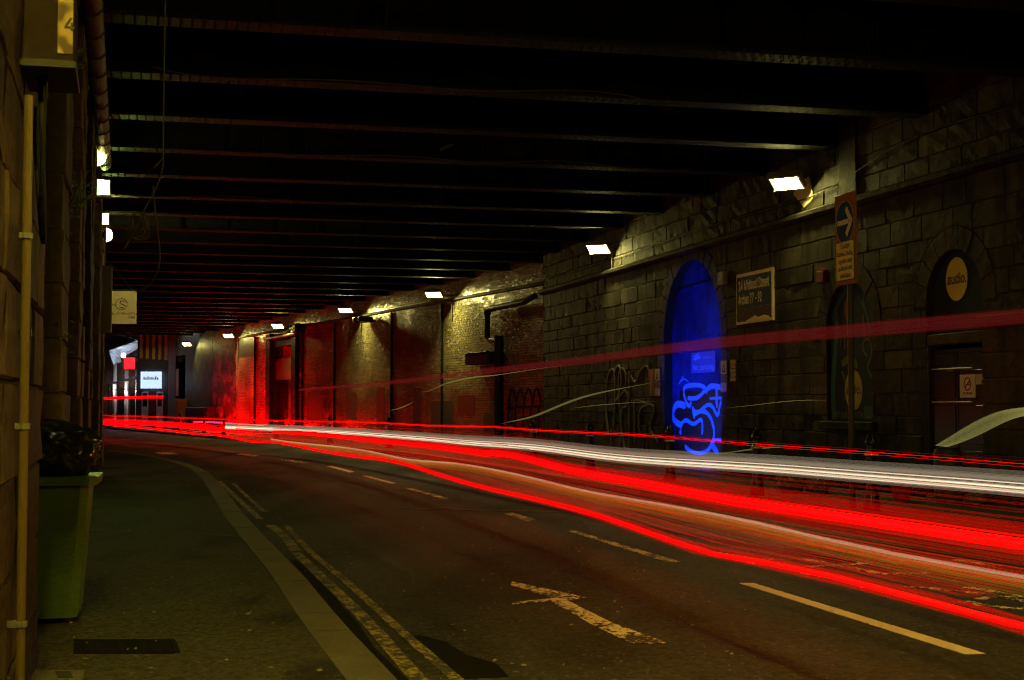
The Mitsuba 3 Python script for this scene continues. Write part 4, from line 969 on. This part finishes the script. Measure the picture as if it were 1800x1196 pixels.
part(sh, 'wall', bx(W, -25.4, -22.8, SY, SY + 4, 0, 4.55), 'dark_grey'); part(sh, 'pier', bx(W, -23.2, -22.7, SY - .2, SY, 0, 6.6), 'building_grey'); part(sh, 'header', bx(W, -25.4, -23.2, SY - .25, SY - .02, 4.1, 4.6), 'hoarding_dark')
part(sh, 'fascia', bx(W, -25.0, -23.6, SY - .42, SY - .30, 2.72, 3.85), 'shop_white', emit=(.62, .85, 1.15)); part(sh, 'lettering', cat([bx(W, -24.8 + i * .13, -24.72 + i * .13, SY - .43, SY - .421, 3.3, 3.3 + (.2, .14, .24, .16)[i % 4]) for i in range(8)]), 'buff_grey')
for x in (-25.0, -24.0): part(sh, 'door', bx(W, x, x + .45, SY - .1, SY - .01, .1, 2.5), 'shop_white'); part(sh, 'pane', bx(W, x + .08, x + .37, SY - .115, SY - .101, 1.5, 2.4), 'door_black')
part(sh, 'window', bx(W, -24.5, -24.1, SY - .08, SY - .01, 1.0, 2.5), 'maroon_panel')
k = thing('far_terrace', 'dark blank building closing the street behind the far shop', 'building'); part(k, 'wall', bx(W, -24.6, 40, FY, FY + 5, 0, 12), 'brown_stone'); part(k, 'left_wall', bx(W, -80, -42, FY, FY + 5, 0, 9), 'brown_stone')

# ------------------------------------------------------------------ the traffic's lights: glowing strands at lamp height over the lanes
T1 = [[-21.5, 74.5, .70], [-18.2, 66.5, .70], [-15.12, 58.75, .70], [-12.62, 53.87, .65], [-10.01, 47.4, .62], [-8.18, 42.3, .656], [-6.63, 37.61, .62], [-5.39, 33.66, .687], [-4.16, 29.55, .69], [-2.98, 25.35, .694], [-2.38, 23.14, .719], [-1.82, 21.02, .751], [-1.39, 19.34, .751], [-.86, 17.2, .716], [-.31, 14.9, .696], [.17, 12.81, .711],
      [.61, 10.82, .713], [.93, 9.37, .683], [1.17, 8.27, .672], [1.34, 7.52, .704], [1.46, 7.0, .714], [1.66, 6.21, .709], [1.81, 5.67, .705], [1.91, 5.28, .691], [2.0, 4.7, .69]]
T2 = [[-22.0, 78.0, .80], [-18.94, 68.29, .80], [-16.04, 64.25, .76], [-12.73, 58.15, .697], [-10.02, 52.18, .66], [-7.32, 45.37, .717], [-5.1, 39.1, .765], [-3.55, 34.25, .765], [-2.31, 30.03, .775], [-1.58, 27.39, .786], [-.44, 22.95, .779], [.37, 19.46, .777], [.69, 18.0, .74], [1.26, 15.21, .731], [1.67, 13.08, .729], [1.93, 11.73, .735], [2.32, 9.81, .76], [2.68, 8.56, .757], [2.94, 8.08, .74], [3.2, 7.2, .74]]
T3 = [[-20.6, 71.5, 1.12], [-17.73, 63.93, 1.12], [-14.45, 57.01, 1.128], [-10.93, 49.94, 1.117], [-7.98, 44.22, 1.11], [-5.84, 40.0, 1.116], [-3.85, 35.84, 1.129], [-2.52, 32.77, 1.123], [-1.38, 29.88, 1.11], [-.42, 27.16, 1.135], [.29, 24.94, 1.117], [.88, 22.88, 1.114], [1.89, 18.7, 1.127], [2.34, 16.47, 1.115], [2.77, 13.9, 1.116], [3.11, 11.59, 1.122], [3.46, 9.48, 1.118]]
T4 = [[-7.55, 52.4, 2.084], [-3.76, 37.57, 2.048], [-2.14, 30.94, 2.047], [-1.0, 26.08, 2.061], [0, 21.66, 2.058], [1.04, 16.92, 2.059], [1.87, 13.19, 2.073], [2.24, 11.65, 2.06], [2.72, 10.08, 2.051], [3.16, 9.13, 2.058], [3.45, 8.6, 2.064]]
T5 = [[-5.9, 36.25, .708], [-4.59, 32.6, .688], [-3.42, 29.11, .708], [-2.45, 26.05, .701], [-1.48, 22.79, .67], [-.89, 20.69, .715], [-.4, 18.86, .727], [.31, 16.07, .7], [.64, 14.69, .679], [1.11, 12.57, .696], [1.45, 11.01, .708], [1.69, 9.83, .71], [1.97, 8.55, .696], [2.12, 7.89, .698], [2.26, 7.36, .702], [2.45, 6.76, .698], [2.7, 6.0, .7]]
T6 = [[-9.97, 51.53, .808], [-7.29, 47.49, .79], [-4.79, 41.6, .798], [-3.08, 36.77, .795], [-1.76, 32.67, .798], [-.55, 28.72, .806], [.48, 25.22, .823], [1.44, 22.03, .782], [2.24, 19.5, .79], [3.08, 17.18, .809], [3.76, 15.47, .801], [4.21, 14.3, .799], [4.65, 12.76, .801], [5.0, 11.5, .80]]
RED = np.array([1.0, .0002, .0007])


def strand(key, path, dz, r, rad, dx=0.0, part_name='strand', near=1.0, taper=False):
    p = np.array(path, float); p = p + [dx, 0, 0]; p[:, 2] += dz * np.interp(p[:, 1], [8, 50], [1, .9])
    y = p[:, 1]; rr = r * np.interp(y, [5, 14, 30, 60], [.85, 1, 1.5, 2.6]) * np.interp(y, [9, 16, 28], [near, .5 + .5 * near, 1])
    if taper: rr = rr * np.interp(y, [y.min(), y.min() + 10], [.25, 1])
    return part(key, part_name, tube(p, rr, 6, step=.7), 'light_source', True, emit=rad, weight=min(2.0, .03 + .25 * max(rad)))


def bundle(key, path, dzs, r, rad, dx=None):
    p = np.array(path, float); ms = []
    for n, dz in enumerate(dzs):
        q = p.copy(); q[:, 2] += dz * np.interp(q[:, 1], [8, 50], [1, .9]); q[:, 0] += .012 * math.sin(n * 2.4)
        ms.append(tube(q, r * np.interp(q[:, 1], [5, 14, 30, 60], [.85, 1, 1.5, 2.6]), 4, step=1.0))
    return part(key, 'fine_strands', cat(ms), 'light_source', True, emit=rad, kind='stuff', weight=.3)


def trail(label): return thing('light_streak', label, 'light streak')


k = trail('bright red light streak lowest over the road, crossing to the right edge')
strand(k, [p for p in T1 if p[1] < 21.1], 0, .016, RED * 3); strand(k, [p for p in T1 if p[1] > 21], 0, .016, RED * 4)
bundle(k, T1, np.r_[np.linspace(-.03, -.017, 12), np.linspace(.017, .034, 12)], .0006, RED * .7)  # fine strands imitate the soft glow along this streak
k = trail('broad red light streak below the white one')
near2, mid2 = [p for p in T2 if p[1] < 23], [p for p in T2 if 22 < p[1] < 47]
for dz, r, l in ((-.035, .012, 3), (-.012, .014, 7), (.012, .012, 5), (.035, .008, 1.2), (.055, .004, .5), (.085, .003, .3), (.13, .003, .25)):
    strand(k, near2, dz, r, RED * l); strand(k, mid2, dz, r, RED * min(l, 2.5))
rg = np.random.default_rng(5)
bundle(k, near2 + mid2[2:], np.r_[np.linspace(-.075, -.04, 26), np.linspace(.045, .085, 22)], .0003, RED * .7)  # glow at the edges, put in as fine glowing strands
Tb, Ta = np.array([p for p in T2 if p[1] < 48]), np.array(T1)
ms = []
for n in range(170):                           # hair strands added as red haze between the two lights of one bus
    f_ = rg.uniform(.02, .98); y_ = Tb[:, 1]; i1 = np.argsort(Ta[:, 1]); ya = y_ - 1.2 * (1 - f_)
    x1 = np.interp(ya, Ta[i1, 1], Ta[i1, 0]); z1 = np.interp(ya, Ta[i1, 1], Ta[i1, 2])
    P = np.stack([Tb[:, 0] * f_ + x1 * (1 - f_), ya, Tb[:, 2] * f_ + z1 * (1 - f_) + rg.uniform(-.03, .03)], 1)
    ms.append(tube(P, rg.uniform(.00018, .00042) * np.interp(ya, [5, 14, 30, 60], [.85, 1, 1.5, 2.6]), 3, step=1.2))
for n in range(34):
    P = Tb.copy(); P[:, 2] += rg.uniform(.10, .33); P[:, 0] += rg.uniform(-.03, .03)
    ms.append(tube(P, rg.uniform(.00015, .0004) * np.interp(P[:, 1], [5, 14, 30, 60], [.6, 1, 1.5, 2.6]), 3, step=1.2))
part(k, 'faint_strands', cat(ms), 'light_source', True, emit=RED * 1.15 + np.array([0, .02, .004]), kind='stuff', weight=.3)
k = trail('far red light streak along the bend before the red lit bricks')
far2 = [p for p in T2 if p[1] > 45]
for dz, r, l in ((-.05, .012, 5), (.02, .016, 7), (.09, .010, 3), (.16, .007, 2)): strand(k, far2, dz, r, RED * l, taper=True)
k = trail('short intense red streak of stopping lights added close to the far bricks to redden them')
put(k, tube([R2(22, 2.4, .62), R2(28, 1.9, .62), R2(34, 1.5, .62), R2(42, 1.6, .60)], [.003, .018, .035, .03], 8), 'light_source', True, emit=RED * 260)  # glowing tube added beside the wall to redden the bricks
k = trail('thin red light streaks just above the white one')
for dz, r, l in ((0, .008, 2.2), (-.02, .005, 1.5), (.02, .003, .5)): strand(k, T3, dz, r * .8, RED * l, near=.3)
k = trail('faint dull red light streak highest, slanting up to the right')
bundle(k, T4, np.linspace(-.044, .044, 60), .00034, RED * .13 + np.array([0, .008, .010])); bundle(k, T4, np.linspace(-.054, .054, 40), .0002, RED * .14)
k = trail('short red light streak far left in front of the lit pilasters'); strand(k, [(-25.6, 92.5, 2.0), (-24.2, 92.8, 2.06), (-22.6, 93.2, 2.1), (-22.0, 93.4, 2.1)], 0, .035, RED * 3)
k = trail('amber and cream light streak between the two red ones')
for c_, a, b, n, r in (((.62, .37, .20), -.003, .014, 22, .00050), ((.42, .21, .05), -.020, -.002, 22, .00038), ((.34, .15, .010), -.048, -.014, 34, .00032), ((.30, .13, .008), -.090, -.030, 40, .00024)):
    bundle(k, T5, np.linspace(a, b, n), r, np.array(c_))
k = trail('broad white light streak of many strands across the middle')
CR = np.array([1.0, .80, .52])
for dz, r, l in ((.115, .006, .22), (.10, .007, .28), (.085, .008, .30), (.07, .009, .32), (.055, .008, .30), (.04, .007, .24), (.022, .010, .9), (.0, .006, .35), (-.018, .008, .55), (-.036, .012, 1.3), (-.054, .007, .4), (-.07, .009, .7), (-.09, .011, .95), (-.108, .006, .35)):
    strand(k, T6, dz * .72, r * .72, CR * l * (1.0 if l > .4 else .72))
bundle(k, T6, np.r_[np.linspace(.085, .13, 26), np.linspace(-.105, -.08, 18)], .0004, CR * .2)  # soft edge glow of the white band, built from fine strands
YG = np.array([.55, .50, .13])
k = trail('broad curved olive light streak at the right edge before the door')
T7 = np.array([[5.43, 19.04, 1.0], [5.55, 18.54, 1.17], [5.68, 18.03, 1.34], [5.8, 17.54, 1.45], [5.91, 17.09, 1.49], [6.01, 16.65, 1.51]]); T7b = np.array([[5.50, 18.75, .99], [5.61, 18.32, 1.08], [5.74, 17.82, 1.22], [5.84, 17.39, 1.34], [5.95, 16.94, 1.41], [6.05, 16.5, 1.44]])
for q_, c_, r in ((0, .50, .0012), (1, .75, .0010), (2, .38, .0014)):
    ms = [tube(T7 * (1 - a) + T7b * a, [r * .6, r, r, r * .8], 4) for a in np.linspace(q_ * .02, 1, 46)[q_::3]]
    part(k, 'fine_strands', cat(ms), 'light_source', True, emit=YG * c_ * .8, kind='stuff', weight=.1)
for lb, P, r, l in [('thin yellow light streak rising from the red ones left of the arch', [[-.36, 42.57, .99], [.0, 41.1, 1.09], [.52, 38.97, 1.23], [1.19, 36.29, 1.53], [1.6, 34.61, 1.7], [2.02, 32.88, 1.82], [2.67, 30.23, 1.95], [2.96, 29.06, 2.01]], [.03, .035, .04, .035, .015, .01], .32),
                    ('hair thin light streak below the dripping graffiti', [[1.37, 35.55, 1.45], [2.22, 32.08, 1.56], [2.92, 29.23, 1.6]], [.008, .01, .004], .35), ('thin level light streak right of the blue arch', [[3.7, 26.05, 1.48], [4.06, 24.59, 1.53], [4.33, 23.49, 1.58], [4.7, 22.02, 1.59]], [.003, .007, .007], .4),
                    ('short yellow light hook low on the brick wall', [[-4.55, 54.63, 1.35], [-3.88, 53.1, 1.5], [-3.45, 52.14, 1.68]], [.01, .02, .012], .45), ('yellow light streak wavering under the faint red one', [[-3.4, 52.03, 2.06], [-2.61, 50.25, 2.12], [-2.29, 49.53, 2.24], [-1.87, 48.59, 2.34], [-.67, 43.85, 2.41], [.73, 38.12, 2.48], [1.48, 35.07, 2.5]], [.012, .035, .02, .008, .006], .45),
                    ('pale light dash by the middle bollard', [[3.33, 27.56, .6], [3.82, 25.56, .72], [4.06, 24.6, .8], [4.32, 23.55, .86]], [.004, .015, .03], .30)]:
    k = trail(lb); r_ = np.interp(np.linspace(0, 1, 12), np.linspace(0, 1, len(r)), np.array(r) * .7) * np.clip(np.sin(np.linspace(0, np.pi, 12)) * 1.6, .02, 1); put(k, tube(P, r_, 6), 'light_source', True, weight=.05, emit=YG * l * .6)
